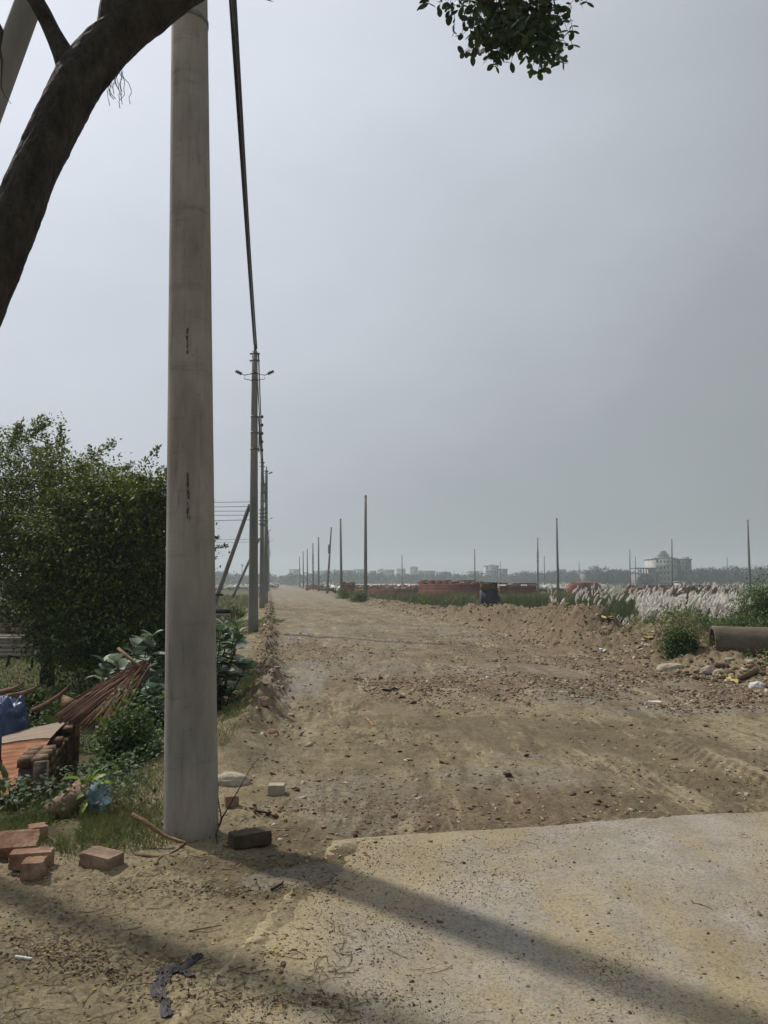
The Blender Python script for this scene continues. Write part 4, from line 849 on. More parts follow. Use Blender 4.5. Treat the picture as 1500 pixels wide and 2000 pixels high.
mb = MB(); a = P(232, 1268, 8.9); b = P(280, 1310, 8.9); mb.box((a + b) / 2, (.42, .05, .03), M=np.stack([unit(b - a), (0, 1, 0), np.cross(unit(b - a), (0, 1, 0))], 1), jit=.01); tag(mb.build('plank', M['wood_dry']), 'splintered pale plank sticking up beyond the stick bundle', 'plank')
mb = MB(); a = P(140, 1372, 9.1); mb.box(a, (.22, .12, .02), rx=.6, ry=.4, rz=.5, jit=.02); tag(mb.build('bark_piece', M['wood_dry']), 'pale curved bark piece under the left end of the stick bundle', 'bark piece')
# dry curled sheaths and branches behind
for k_, (x0, y0, x1, y1, wd_, lab) in enumerate(((-30, 1366, 78, 1352, .17, 'curled rust brown leaf sheath on the left edge'), (60, 1384, 140, 1350, .15, 'dark dry sheath lying behind the yellowish weeds'), (0, 1374, 48, 1392, .10, 'short pale brown dry sheath above the blue tarpaulin'), (-20, 1350, 45, 1344, .12, 'topmost dry sheath at the left edge under the row of shrubs'))):
    mb = MB(); a = P(x0, y0, 10.3); b = P(x1, y1, 10.1); bigleaves(mb, a[None], (b - a)[None], np.array([[0, -.7, .8]]), np.linalg.norm(b - a) * 1.1, wd_, -.15, (.5, .8, 1, .9, .7, .75, .45, .2), -.35)
    o = mb.build('dry_sheath', M['frond'] if k_ != 2 else M['wood_dry']); md = o.modifiers.new('s', 'SOLIDIFY'); md.thickness = .008; tag(o, lab, 'dry sheath')
for k_, (pts_, lab) in enumerate((([(62, 1305), (64, 1275), (70, 1240), (66, 1258), (75, 1250)], 'dead upright twig standing on the dark ground under the trees'), ([(12, 1302), (20, 1282), (38, 1285), (17, 1281), (16, 1298)], 'crooked dead twig at the left edge before the brick plinth'), ([(72, 1253), (85, 1262), (100, 1272), (120, 1268), (150, 1240)], 'thin fallen branch arching below the bushy tree'))):
    mb = MB(); mb.tube([P(a, b, 15.5) for a, b in pts_], .022, 5); o = mb.build('dead_branch', M['bark']); tag(o, lab, 'branch')
# brick plinths (graves)
def plinth(label, a, w, d, h, rz):
    root = empty('brick_plinth', a, label, 'brick plinth', 'low brick plinths under the trees'); mb = MB(); c_, s__ = math.cos(rz), math.sin(rz)
    for (cx, cy, lx, ly) in ((0, -d / 2, w, .14), (0, d / 2, w, .14), (-w / 2, 0, .14, d), (w / 2, 0, .14, d)):
        if lx == .14: ly -= .146
        for row in range(4): mb.box(a + np.array((cx * c_ - cy * s__, cx * s__ + cy * c_, h * (row + .5) / 4)), (lx - .012 * (row % 2), ly - .012 * (row % 2), h / 4 - .012), rz=rz)
    mb.build('walls', M['stone'] if rz < .2 else M['brick_old'], root)
    mb = MB()
    for (cx, cy, lx, ly) in ((0, -d / 2, w + .1, .2), (0, d / 2, w + .1, .2), (-w / 2, 0, .2, d - .206), (w / 2, 0, .2, d - .206)): mb.box(a + np.array((cx * c_ - cy * s__, cx * s__ + cy * c_, h + .03)), (lx, ly, .06), rz=rz)
    mb.build('coping', M['stone'], root)
q = P(-5, 1278, 22.4); q[2] = -.55; plinth('low rendered brick plinth at the left edge on the grass', q, 1.9, 1.0, .5, .12)
q = P(62, 1222, 29); q[2] = -.55; plinth('farther square brick plinth with pale top under the tall tree', q, 1.1, .8, .95, .3)
q = P(5, 1232, 30); q[2] = -.55; plinth('long dark brick plinth behind the one at the left edge', q, 2.3, 1.0, .75, .25)
# blue tarp heap
def heap(name, label, cat, c, rad, m, seed, nz=26, amp=.35, sq=1.0):
    c = np.array(c, float); th = np.linspace(0, 2 * math.pi, 49)[:-1]; g = []
    for v_ in np.linspace(0, 1, nz):
        ph = v_ * math.pi / 2
        for a in th:
            d = np.array((math.cos(a) * math.cos(ph) ** sq, math.sin(a) * math.cos(ph) ** sq, math.sin(ph)))
            f = 1 + amp * (np.abs(fbm(d[0] * 2.3 + seed, d[1] * 2.3 + d[2] * 2, 4, seed) - .5) * 2.4 - .4); g.append(c + d * f * np.array(rad))
    g = np.array(g); n = 48; i = np.arange(nz - 1)[:, None] * n; j = np.arange(n)[None]; j2 = (j + 1) % n; mb = MB()
    mb.add(g, np.stack([i + j, i + j2, i + n + j2, i + n + j], -1).reshape(-1, 4)); o = mb.build(name, m); tag(o, label, cat); return o
q = P(8, 1428, 8.95); q[2] = -.6; heap('blue_tarpaulin', 'crumpled blue tarpaulin over a heap at the left edge', 'tarpaulin', q, (.33, .28, .86), M['tarp'], 3, sq=.5)
# hanging blue cloth with red hem at left border
mb = MB(); g = []
for u in np.linspace(0, 1, 24):
    for w_ in np.linspace(0, 1, 10):
        p = P(-46 + 50 * w_ - 4 * abs(u - .5), 1392 + 92 * u, 6.9 + .05 * math.sin(w_ * 9 + u * 3)); g.append(p)
i = np.arange(23)[:, None] * 10; j = np.arange(9)[None]; mb.add(np.array(g), np.stack([i + j, i + j + 1, i + 11 + j, i + 10 + j], -1).reshape(-1, 4))
q = P(-20, 1560, 6.9); q[2] = -.55
root = empty('hung_cloth', q, 'blue cloth with red hem hanging over a stake at the very left border', 'cloth'); o = mb.build('cloth', M['tarp'], root, smooth=True); o.modifiers.new('s', 'SOLIDIFY').thickness = .01
mb = MB(); g = np.array(g)[-30:]; g2_ = []
for u in range(4):
    for w_ in range(10): p = P(-44 + 5.4 * w_, 1484 + 7 * u, 6.88 + .05 * math.sin(w_)); g2_.append(p)
i = np.arange(3)[:, None] * 10; mb.add(np.array(g2_), np.stack([i + j, i + j + 1, i + 11 + j, i + 10 + j], -1).reshape(-1, 4)); o = mb.build('hem', M['red_cloth'], root); o.modifiers.new('s', 'SOLIDIFY').thickness = .014
mb = MB(); taper(mb, q, P(-20, 1385, 6.93), .02, .018, 8, 4); mb.build('stake', M['wood_dry'], root)
# concrete chunk and blue polythene + bright sapling
q = GT(128, 1592); mb = MB(); mb.box(q + (0, .08, .07), (.13, .30, .10), rz=-.5, rx=.35, jit=.022); tag(mb.build('brick_fragment', M['brick_old']), 'long broken masonry piece half hidden in weeds behind the pile of bricks', 'masonry piece')
a_ = P(190, 1600, 5.3); mb = MB(); g = []
top = P(196, 1525, 5.4); 
for q, u in enumerate(np.linspace(0, 1, 9)):
    c_ = top + (P(188, 1606, 5.28) - top) * u; wd_ = (.05, .06, .075, .085, .08, .07, .06, .05, .03)[q]
    for a in np.arange(13) / 13 * 6.283:
        rr_ = wd_ * rng.uniform(.45, 1.15); g.append(c_ + np.array((math.cos(a) * rr_ * 1.1, math.sin(a) * rr_ * .7, rng.normal(0, .008))))
i = np.arange(8)[:, None] * 13; j = np.arange(13)[None]; j2 = (j + 1) % 13; V_ = np.array(g); f4 = np.stack([i + j, i + j2, i + 13 + j2, i + 13 + j], -1).reshape(-1, 4); mb.add(V_, np.concatenate([f4[:, [0, 1, 2]], f4[:, [0, 2, 3]]]))
o = mb.build('plastic_bag', M['blue_poly']); tag(o, 'crumpled light blue plastic bag below the bright green seedling', 'plastic bag')
q = P(176, 1575, 5.35); root = empty('seedling', q, 'bright green seedling with drooping leaves above the blue plastic bag', 'plant'); mb = MB(); ms = MB()
for (tx, ty) in ((135, 1512), (155, 1525), (178, 1510), (192, 1515), (205, 1510), (218, 1525), (165, 1545), (150, 1560), (188, 1500), (160, 1580)):
    a = P(176 + (tx - 176) * .25, 1540 + (ty - 1540) * .5, 5.33); b = P(tx, ty + 8, 5.3 + rng.normal(0, .05)); bigleaves(mb, a[None], (b - a)[None] + (0, 0, .04), np.array([[0, -.4, 1.]]), np.linalg.norm(b - a) * 1.25, .045, .35, (.15, .8, 1, .7, .03), .15)
limb(ms, q - (0, 0, .2), P(177, 1520, 5.36), .006, .004); mb.build('leaves', M['leaf_bright'], root); ms.build('stem', M['stem'], root)
# bricks
def brick(px, py, dims, rz, m, label, rx=0, ry=0, sink=.0, broken=0, Yoff=0, name='brick', dz=0):
    q = GT(px, py); q = q + np.array((0, Yoff, 0)); q[2] = float(H(q[0], q[1])) + dz
    import bmesh
    bm = bmesh.new(); bmesh.ops.create_cube(bm, size=1)
    bmesh.ops.scale(bm, vec=dims, verts=bm.verts)
    bmesh.ops.subdivide_edges(bm, edges=bm.edges, cuts=7, use_grid_fill=True)
    sd = rng.integers(0, 999)
    for v in bm.verts:
        f = np.array(v.co) / np.array(dims) * 2; k = (np.abs(f) > .98).sum()
        nz_ = float(fbm(v.co.x * 40 + sd, v.co.y * 40 + v.co.z * 37, 3, 5)) - .5
        v.co *= 1 - (.02 if k == 2 else .05 if k == 3 else 0) + nz_ * .035
        if broken and f[0] > .5: v.co.x -= broken * (float(fbm(v.co.y * 22 + sd, v.co.z * 22, 2, 9)) + .3 * f[1] * .3) * (f[0] - .5) * 2
        if k >= 2 and rng.random() < .12: v.co *= .95
    me = bpy.data.meshes.new(name); bm.to_mesh(me); bm.free(); me.materials.append(m)
    o = bpy.data.objects.new(name, me); C.objects.link(o); o.location = (q[0], q[1], q[2] + dims[2] / 2 - sink); o.rotation_euler = (rx, ry, rz)
    tag(o, label, 'brick'); return o
B = (.235, .115, .075)
brick(34, 1668, (.25, .13, .10), .25, M['brick'], 'largest broken red brick tipped up at the left edge of the pile', rx=.5, broken=.04, sink=-.005)
brick(58, 1646, (.12, .10, .08), .5, M['brick'], 'small red brick piece showing behind the tipped brick', broken=.03, Yoff=.12)
brick(61, 1697, (.215, .105, .085), .22, M['brick'], 'reddish brick lying flat in front of the tipped broken brick', rx=-.05)
brick(68, 1716, (.12, .11, .09), .15, M['brick'], 'half brick nearest the camera in the pile at the left', broken=.02)
brick(198, 1694, (.21, .125, .075), -.42, M['brick_old'], 'whole brick lying alone on sand between pile and foreground pole', ry=.04)
M['brick_black'] = mat('brick dark', [(.3, (.035, .025, .016)), (.7, (.10, .08, .05))], 9, 8, .9, .6, 45, dist=.01)  # much darker brown version of the brick colour
brick(488, 1652, (.235, .12, .08), .5, M['brick_black'], 'dark brick right of the foreground pole foot', rx=-.03)
brick(453, 1578, (.10, .08, .075), .3, M['brick_old'], 'small brown brick bat with a twig over it, right of the pole', broken=.02)
brick(540, 1549, (.12, .09, .075), .05, M['stone'], 'pale topped square brick bat on the sand at the road edge', name='brick')
# pale stones
def stone(px, py, rad, m, label, seed, cat='stone'):
    q = GT(px, py); return heap('stone', label, cat, q - (0, 0, .02), rad, m, seed, 12, .22, .7)
stone(453, 1526, (.15, .09, .085), M['stone'], 'large pale flat-topped stone right of the foreground pole', 31)
stone(576, 1582, (.035, .03, .03), M['brick_old'], 'small round brown stone right of the square brick bat', 32)
stone(765, 1637, (.035, .02, .045), M['brick_old'], 'small pointed reddish stone on the slab edge', 33)
stone(1098, 1352, (.10, .07, .04), M['stone'], 'pale flat slab lying in the rubble below the yellow waste', 34)
stone(1385, 1312, (.16, .1, .12), M['stone'], 'pale cobble in the rubble left of the pipe end', 35)
stone(1406, 1316, (.12, .09, .1), M['stone'], 'rounded cobble just below the pipe end', 36)
stone(1312, 1306, (.28, .16, .12), M['stone'], 'wide flat pale stone slab at the foot of the mound', 37)
stone(1230, 1214, (.22, .16, .12), M['stone'], 'pale pinkish lump on the crest left of the mound', 38)
stone(1480, 1342, (.14, .09, .1), M['white_scrap'], 'white cobble near the right edge below the pipe', 39)
stone(1280, 1370, (.17, .08, .03), M['white_scrap'], 'flat whitish shard on the chips in front of the grey puddle', 40)
stone(515, 1373, (.09, .08, .09), M['brick_old'], 'brown lump on the soil bank above the road edge', 41)
stone(532, 1432, (.07, .06, .06), M['brick'], 'reddish brick lump on the bank near the road edge', 42)
# sticks and other litter
def stick(pts, r0, r1, label, m='wood_dry', name='stick', lift=.012):
    ps = []
    for px, py, up in pts: q = GT(px, py) if up == 0 else P(px, py, GT(pts[0][0], pts[0][1])[1] + (up if abs(up) < 5 else 0) * 0 - .0); ps.append(q + (0, 0, lift if up == 0 else 0))
    ps = np.array(ps); q, rr_ = resample(ps, np.linspace(r0, r1, len(ps)), 20); mb = MB(); mb.tube(q, rr_, 7, True, .15); tag(mb.build(name, M[m], smooth=True), label, 'stick'); return ps
mb = MB(); ps = np.array([P(258, 1592, 4.75), P(285, 1607, 4.72), P(318, 1630, 4.7), P(345, 1640, 4.68), P(364, 1646, 4.65)]); q, rr_ = resample(ps, np.array([.016, .015, .011, .008, .006]), 24); mb.tube(q, rr_, 7, True, .2); tag(mb.build('stick', M['wood_dry'], smooth=True), 'crooked stick rising out of the grass to the foot of the pole', 'stick')
stick([(362, 1650, 0), (335, 1670, 0), (312, 1680, 0), (303, 1694, 0)], .007, .010, 'short stick ending in a knob below the crooked one')
stick([(264, 1674, 0), (300, 1677, 0), (345, 1676, 0)], .012, .006, 'dark flat stick between the lone brick and the pole foot')
stick([(375, 1715, 0), (400, 1700, 0), (425, 1692, 0)], .003, .003, 'thin straight twig left of the dark patch')
stick([(450, 1696, 0), (500, 1682, 0), (540, 1674, 0)], .005, .003, 'twig lying across the dark patch right of the pole', 'stem')
stick([(465, 1579, 0), (486, 1582, 0)], .008, .006, 'dark stub beside the small brick bat', 'black')
stick([(502, 1587, 0), (526, 1591, 0)], .009, .009, 'short dark stub lying alone on sand right of the pole', 'black')
stick([(368, 1824, 0), (433, 1812, 0)], .0035, .003, 'thin straight brown twig in the middle of the sandy foreground')
stick([(715, 1404, 0), (730, 1420, 0)], .02, .012, 'short pale stick lying on the dirt road')
stick([(30, 1875, 0), (62, 1879, 0)], .008, .006, 'short whitish stick in the shade at the lower left', 'white_scrap')
stick([(530, 1742, 0), (552, 1730, 0)], .009, .006, 'dark stub in the debris line on the dark sand', 'black')
stick([(528, 1618, 0), (555, 1622, 0), (583, 1620, 0)], .003, .002, 'pale bent twig right of the dark brick')
mb = MB(); ps = np.array([P(432, 1600, 5.0), P(450, 1570, 5.05), P(470, 1535, 5.1), P(490, 1500, 5.2), P(508, 1478, 5.3)]); q, rr_ = resample(ps, np.linspace(.005, .0015, 5), 16); mb.tube(q, rr_, 6)
ps = np.array([P(427, 1612, 4.95), P(432, 1597, 4.98), P(426, 1560, 5.0), P(427, 1530, 5.0)]); q, rr_ = resample(ps, np.linspace(.006, .0015, 4), 16); mb.tube(q, rr_, 6)
ps = np.array([P(425, 1648, 4.75), P(422, 1630, 4.82), P(429, 1612, 4.95), P(433, 1600, 5.0)]); q, rr_ = resample(ps, np.array([.003, .005, .005, .005]), 16); mb.tube(q, rr_, 6)
tag(mb.build('dead_sapling', M['bark'], smooth=True), 'thin dead forked sapling growing at the right foot of the foreground pole', 'twig')
# black rag
mb = MB()
for (pl, w0) in (([(388, 1866), (372, 1880), (350, 1893), (325, 1897), (308, 1905)], .028), ([(352, 1886), (330, 1900), (316, 1915), (308, 1932), (318, 1950)], .03), ([(330, 1950), (322, 1962), (325, 1976), (335, 1982)], .02), ([(372, 1880), (384, 1872), (392, 1867)], .022), ([(335, 1905), (350, 1900), (365, 1903), (380, 1908)], .014)):
    c_ = np.array([GT(a, b) for a, b in pl]); c_, _r = resample(c_, np.ones(len(c_)), 26); g = []
    tg = unit(np.gradient(c_, axis=0)); sdv = unit(np.cross(tg, (0, 0, 1.)))
    for q, (c__, sv) in enumerate(zip(c_, sdv)):
        for w_ in np.linspace(-1, 1, 14):
            f = w0 * (.5 + .9 * float(fbm(q * .35, w0 * 90, 2, 4))) * (1 if 2 < q < 23 else .5)
            p = c__ + sv * w_ * f; g.append((p[0], p[1], float(H(p[0], p[1])) + .004 + .022 * float(np.abs(fbm(w_ * 2.2 + 7 * w0, q * .28, 3, 8) - .5)) * 2 * (1 - .6 * w_ * w_)))
    i = np.arange(25)[:, None] * 14; j = np.arange(13)[None]; mb.add(np.array(g), np.stack([i + j, i + j + 1, i + 15 + j, i + 14 + j], -1).reshape(-1, 4))
o = mb.build('rag', M['rag']); tag(o, 'torn black rag crumpled on the sand in the foreground', 'rag')
# handcart-like thing behind the pole
q = P(436, 1212, 20.5); q[2] = -.1
root = empty('handcart', q, 'black cart with pale slatted side half hidden behind the foreground pole', 'cart')
mb = MB(); mb.box(q + (-.25, 0, .28), (.85, .6, .42)); mb.build('body', M['black'], root)
mb = MB(); mb.box(q + (-.2, -.31, .62), (.86, .05, .06)); mb.box(q + (-.2, -.31, .82), (.9, .05, .05))
for k in range(4): mb.box(q + (-.55 + .25 * k, -.29, .72), (.1, .03, .2))
mb.build('rail', M['stone'], root)
mb = MB(); mb.box(q + (-.2, 0, .9), (.8, .5, .12), jit=.02); mb.tube([q + (-.5, 0, 1.35), q + (-.02, 0, 1.33)], .035, 6); mb.tube([q + (-.45, 0, .9), q + (-.42, 0, 1.35)], .03, 6); mb.build('frame', M['black'], root)
for sx in (-.55, .05):
    mb = MB(); cyl(mb, q + (sx, -.34, .16), q + (sx, -.28, .16), .16, .16, 20); mb.build('wheel', M['black'], root)
# ------------------------------------------------------------------ right side
# pipe
pa = P(1392, 1252, 14.6); pb = P(1700, 1268, 14.1); pa[2] = .44; pb[2] = .40
ax = unit(pb - pa); mb = MB(); n = 56; u = np.cross(ax, (0, 0, 1)); u = unit(u); v = np.cross(u, ax)
ring = lambda c, r_: [c + r_ * (math.cos(a) * u + math.sin(a) * v) for a in np.arange(n) / n * 6.283]
R_ = .30; secs = [(pa + ax * .5, .235), (pa, .235), (pa - ax * .012, .25), (pa - ax * .012, R_ - .012), (pa, R_)] + [(pa + ax * f, R_ * (1 + .012 * math.sin(f * 9))) for f in np.linspace(.1, 3, 20)] + [(pa + ax * 3, .235), (pa + ax * 2.9, .235)]
g = np.array([p for c, r_ in secs for p in ring(c, r_)]); i = np.arange(len(secs) - 1)[:, None] * n; j = np.arange(n)[None]; j2 = (j + 1) % n
mb.add(g, np.stack([i + j, i + j2, i + n + j2, i + n + j], -1).reshape(-1, 4)); o = mb.build('concrete_pipe', M['pipe'], smooth=True); tag(o, 'large brown concrete pipe lying at the right edge', 'pipe')
# bushes on the right
bush('bush', 'small green bush growing on the rubble left of the pipe', 'bush', (5.75, 15.1, .1), (.55, .5, .85), 6500, .06, .035, M['leaf_mid'], clump=50)
bush('bush', 'broad green bush behind the pipe', 'bush', (8.6, 18.6, -.1), (1.5, 1.1, 1.15), 13000, .07, .04, M['leaf_mid'], clump=90)
bush('bush', 'green bush left of the broad one, behind the small rubble bush', 'bush', (8.1, 20.8, -.2), (1.2, .9, 1.35), 9000, .06, .04, M['leaf_mid'], clump=60)
bush('bush', 'tall dark green shrub at the right edge above the white grass', 'bush', (11.9, 24.5, -.4), (1.2, 1.2, 2.5), 12000, .09, .05, M['leaf_mid'], clump=90)
bush('bush', 'dark round shrub in the middle of the white grass', 'bush', (15.2, 38, -.4), (1.7, 1.3, 2.0), 8000, .13, .07, M['leaf_dark'], clump=60)
bush('bush', 'low green weeds at the lower right beyond the rubble', 'weed', (6.9, 13.3, .1), (.35, .3, .2), 900, .06, .03, M['leaf_mid'], clump=20)
for px, py, Y_, r_, h_, lab in ((508, 1180, 0, 0, 0, ''), (700, 1170, 62, 1.2, 1.3, 'weedy bush at the foot of the tallest bare pole'), (672, 1168, 75, 1.4, 1.3, 'dusty weed bush left of the tallest bare pole'), (825, 1178, 55, .9, .9, 'dark weed tuft in the grass right of the tallest bare pole'),
                             (460, 1165, 38, .9, 1.0, 'green reed clump left of the free-standing armed pole'), (905, 1160, 66, 1.6, 1.6, 'green bush in front of the red brick wall'), (1010, 1168, 48, 1.3, 1.2, 'green bush right of the dark blue booth')):
    if Y_: q = P(px, 1160, Y_); q[2] = float(H(q[0], q[1], False)); bush('bush', lab, 'bush', q, (r_, r_, h_), 2200, .13, .06, M['leaf_mid'], clump=30)
# yellow and white waste on the mound
for k_, (px, py, m_n, lab) in enumerate(((1268, 1246, 'yellow_plastic', 'yellow plastic scrap on the mound, the larger one'), (1280, 1236, 'yellow_plastic', 'small yellow scrap just above the larger yellow one'), (1262, 1262, 'white_scrap', 'white plastic scrap below the yellow one'), (1190, 1208, 'yellow_plastic', 'yellowish scrap on the crest far left of the mound'), (1425, 1330, 'yellow_plastic', 'yellow scrap in the rubble below the pipe'), (1175, 1272, 'white_scrap', 'pale slanting scrap at the foot of the rubble edge'), (760, 1348, 'stone', 'pale scrap on the chips left of the road middle'))):
    q = GT(px, py); mb = MB()
    for r_ in range(4): mb.box(q + rng.normal(0, .05, 3) * (1, 1, .2) + (0, 0, .02), (.15, .10, .01), rz=rng.uniform(0, 3), rx=rng.normal(0, .2), ry=rng.normal(0, .2), jit=.03)
    tag(mb.build('plastic_scrap', M[m_n]), lab, 'waste')
# weedy grass over right field, kash grass
x = rng.uniform(4, 70, 90000); y = rng.uniform(20, 130, 90000); t1, s1 = ts(x, y)
den = ss(9, 10.5, t1) * ss(.28, .5, fbm(x * .35, y * .35, 3, 120)); k = (rng.random(len(x)) < den) & (np.abs(x) < y * .62); x, y = x[k], y[k]
grass_patch('field_grass', 'rough green field grass right of the road', on_ground(x, y), .42, .02, M['reed'], .35)
x = rng.uniform(-40, -2, 26000); y = rng.uniform(28, 120, 26000); t1, s1 = ts(x, y); k = (t1 < -1.5) & (fbm(x * .3, y * .3, 3, 121) > .4); x, y = x[k], y[k]
grass_patch('field_grass', 'green reeds and grass left of the road beyond the poles', on_ground(x, y), .5, .03, M['reed'], .35)
px = rng.uniform(640, 1120, 16000); y = rng.uniform(62, 80, 16000); x = (px - 750) / F * y; t1, s1 = ts(x, y); k = (t1 > 10) & (fbm(x * .45, y * .2, 3, 122) > .42); x, y = x[k], y[k]
grass_patch('tall_weeds', 'ragged green weeds standing in front of the red brick walls', on_ground(x, y), 1.05, .035, M['reed'], .3)
px = rng.uniform(985, 1330, 20000); y = rng.uniform(33, 62, 20000); x = (px - 750) / F * y; t1, s1 = ts(x, y); k = (t1 > 10.5) & (fbm(x * .35, y * .2, 3, 127) > .40 + .1 * rng.random(20000)); x, y = x[k], y[k]
grass_patch('green_reeds', 'dark green reeds standing between the soil bank and the white plumes', on_ground(x, y), 1.0, .022, M['reed_dark'], .28)
def kash(name, label, x, y, h, plume=.45, wid=.06, blades=7, bw=.014):
    n = len(x); b = on_ground(x, y); mb = MB(); h = h * rng.uniform(.5, 1.2, n)
    lean = np.stack([rng.normal(.16, .12, n), rng.normal(0, .1, n), np.zeros(n)], -1)
    top = b + np.stack([lean[:, 0] * h, lean[:, 1] * h, h], -1)
    d = unit(np.stack([.12 + rng.normal(0, .38, n), rng.normal(0, .25, n), np.ones(n)], -1)); Lp = plume * rng.uniform(.6, 1.3, n)
    for r_ in range(3):
        sd = unit(np.cross(d, rdir(n))); rows = []
        for f, w in ((0, .15), (.2, .8), (.5, 1), (.8, .65), (1, .05)):
            c = top + d * (Lp * f)[:, None] + np.array((.2, 0, -.08)) * (Lp * f * f)[:, None]; ww = (wid * w * rng.uniform(.7, 1.3, n))[:, None]
            rows += [c - sd * ww, c + sd * ww]
        v = np.stack(rows, 1).reshape(-1, 3); f = np.concatenate([[(2 * q, 2 * q + 1, 2 * q + 3, 2 * q + 2)] for q in range(4)])
        mb.add(v, (f[None] + (np.arange(n) * 10)[:, None, None]).reshape(-1, 4))
    # feather hairs
    for r_ in range(16):
        f = rng.random(n); c = top + d * (Lp * f)[:, None] + np.array((.2, 0, -.08)) * (Lp * f * f)[:, None]; leaves(mb, c, d * .8 + rdir(n) * .6, rdir(n), wid * 1.5, wid * .3)
    o = mb.build(name, M['plume'], origin=np.zeros(3)); tag(o, label, 'grass plumes', kind='stuff')
    return b, top
def kash_region(n, xr, Yr, cond=None):
    px = rng.uniform(*xr, n); Yv = rng.uniform(*Yr, n); x = (px - 750) / F * Yv; return x, Yv
parts = []
x1, y1 = kash_region(900, (1235, 1420), (26, 38)); x2, y2 = kash_region(420, (1380, 1560), (24, 34)); x3, y3 = kash_region(170, (1060, 1240), (23, 30))
x4, y4 = kash_region(230, (1060, 1520), (46, 75)); x5, y5 = kash_region(90, (1120, 1300), (32, 46))
bs, tp = [], []
for (xx, yy, hh_, pl, wd_, lab) in ((np.r_[x1, x2], np.r_[y1, y2], 1.05, .34, .055, 'dense silvery white plumes of tall grass beyond the mound'), (x3, y3, .45, .30, .022, 'sparse short white plumes in the green field left of the dense stand'),
                             (x4, y4, 1.4, .42, .065, 'farther white plumes in front of the red brick heap'), (x5, y5, 1.2, .4, .045, 'scattered white plumes between the sparse and the far ones')):
    k = fbm(xx * .8, yy * .8, 3, 130) > .44; b_, t__ = kash('plume_grass', lab, xx[k], yy[k], hh_, pl, wd_); bs.append(b_); tp.append(t__)
b_ = np.concatenate(bs); t__ = np.concatenate(tp); n = len(b_); mb = MB(); rp = 9; bb = np.repeat(b_, rp, 0) + rng.normal(0, .12, (n * rp, 3)) * (1, 1, 0); hh_ = np.repeat(t__[:, 2] - b_[:, 2], rp) * rng.uniform(.5, 1, n * rp)
d = np.concatenate([rng.normal(.1, .3, (n * rp, 2)), np.ones((n * rp, 1))], 1); leaves(mb, bb, d, rdir(n * rp), hh_, .03)
tag(mb.build('reed_blades', M['reed'], origin=np.zeros(3)), 'tall green and straw reed blades below the white plumes', 'reeds', kind='stuff')
# far white plume fields both sides
mb = MB(); n = 15000; px = rng.uniform(380, 1180, n); Yv = 130 + 170 * rng.random(n) ** 1.3; x = (px - 750) / F * Yv; k = (np.abs(px - 585) > 42 * (1 + 0 * px)) & (fbm(x * .04, Yv * .04, 3, 140) > .42); x, Yv = x[k], Yv[k]; n = len(x)
b = on_ground(x, Yv); chunks(mb, b + (0, 0, .7), rng.uniform(.4, 1.0, n), .7, .4)
M['plume_far'] = mat('far plumes', [(.3, (.20, .20, .15)), (.6, (.42, .40, .35)), (.8, (.52, .50, .46))], .3, 4, 1, .6, 3, island=.9, dist=.1)
tag(mb.build('plume_field', M['plume_far'], origin=np.zeros(3)), 'distant pale field of flowering grass below the hazy trees', 'grass field', kind='stuff')
# brick walls and heaps
def brick_wall(label, p0, p1, h, m='far_red', th=.3, rough=.0):
    p0 = np.array(p0); p1 = np.array(p1); L_ = np.linalg.norm(p1 - p0); rz = math.atan2(p1[1] - p0[1], p1[0] - p0[0]); root = empty('brick_stack', ((p0 + p1)[0] / 2, (p0 + p1)[1] / 2, -.4), label, 'brick wall', 'red brick walls in the field')
    mb = MB(); n = max(4, int(L_ / .9)); dv = (p1 - p0) / L_
    nr = max(3, int((h * (1 - rough) + .4) / .16)); c = (p0 + p1) / 2
    for r_ in range(nr): mb.box((c[0], c[1], -.4 + (r_ + .5) * .16), (L_ - .05 * (r_ % 2), th - .03 * (r_ % 2), .145), rz=rz)
    for r_ in range(nr, int((h + .4) / .16) + 1):
        for k in range(n):
            if rng.random() < .75: c_ = p0 + dv * (L_ * (k + rng.uniform(.3, .7)) / n); mb.box((c_[0], c_[1], -.4 + (r_ + .5) * .16), (L_ / n * rng.uniform(.9, 1.25), th * .9, .145), rz=rz)
    mb.build('courses', M[m], root)
    mb = MB(); c = (p0 + p1) / 2; mb.box((c[0], c[1], -.4 + (h * (1 - rough) + .4) / 2 - .05), (L_ - .1, th - .1, h * (1 - rough) + .3), rz=rz); mb.build('core', M[m], root)
A = lambda px, Y_: (P(px, 1138, Y_)[0], Y_)
brick_wall('long red brick wall section left of the dark blue booth', A(822, 88), A(940, 84), 1.72, th=1.0, rough=.14)
brick_wall('red brick wall right of the dark blue booth', A(975, 88), A(1045, 90), 1.45, th=.6, rough=.15)
brick_wall('far red brick wall right of the tallest bare pole', A(690, 118), A(815, 112), 1.15, th=.5, rough=.4)
brick_wall('raised red brick stack left of the tallest bare pole', A(668, 112), A(693, 112), 1.6, th=1.4, rough=.1)
brick_wall('faint red brick strip near the road end', A(598, 150), A(665, 148), 1.1, th=.5, rough=.3)
brick_wall('long low red brick wall in front of the big white building', A(1215, 105), A(1440, 104), 1.15, th=.5, rough=.25)
mb = MB(); 
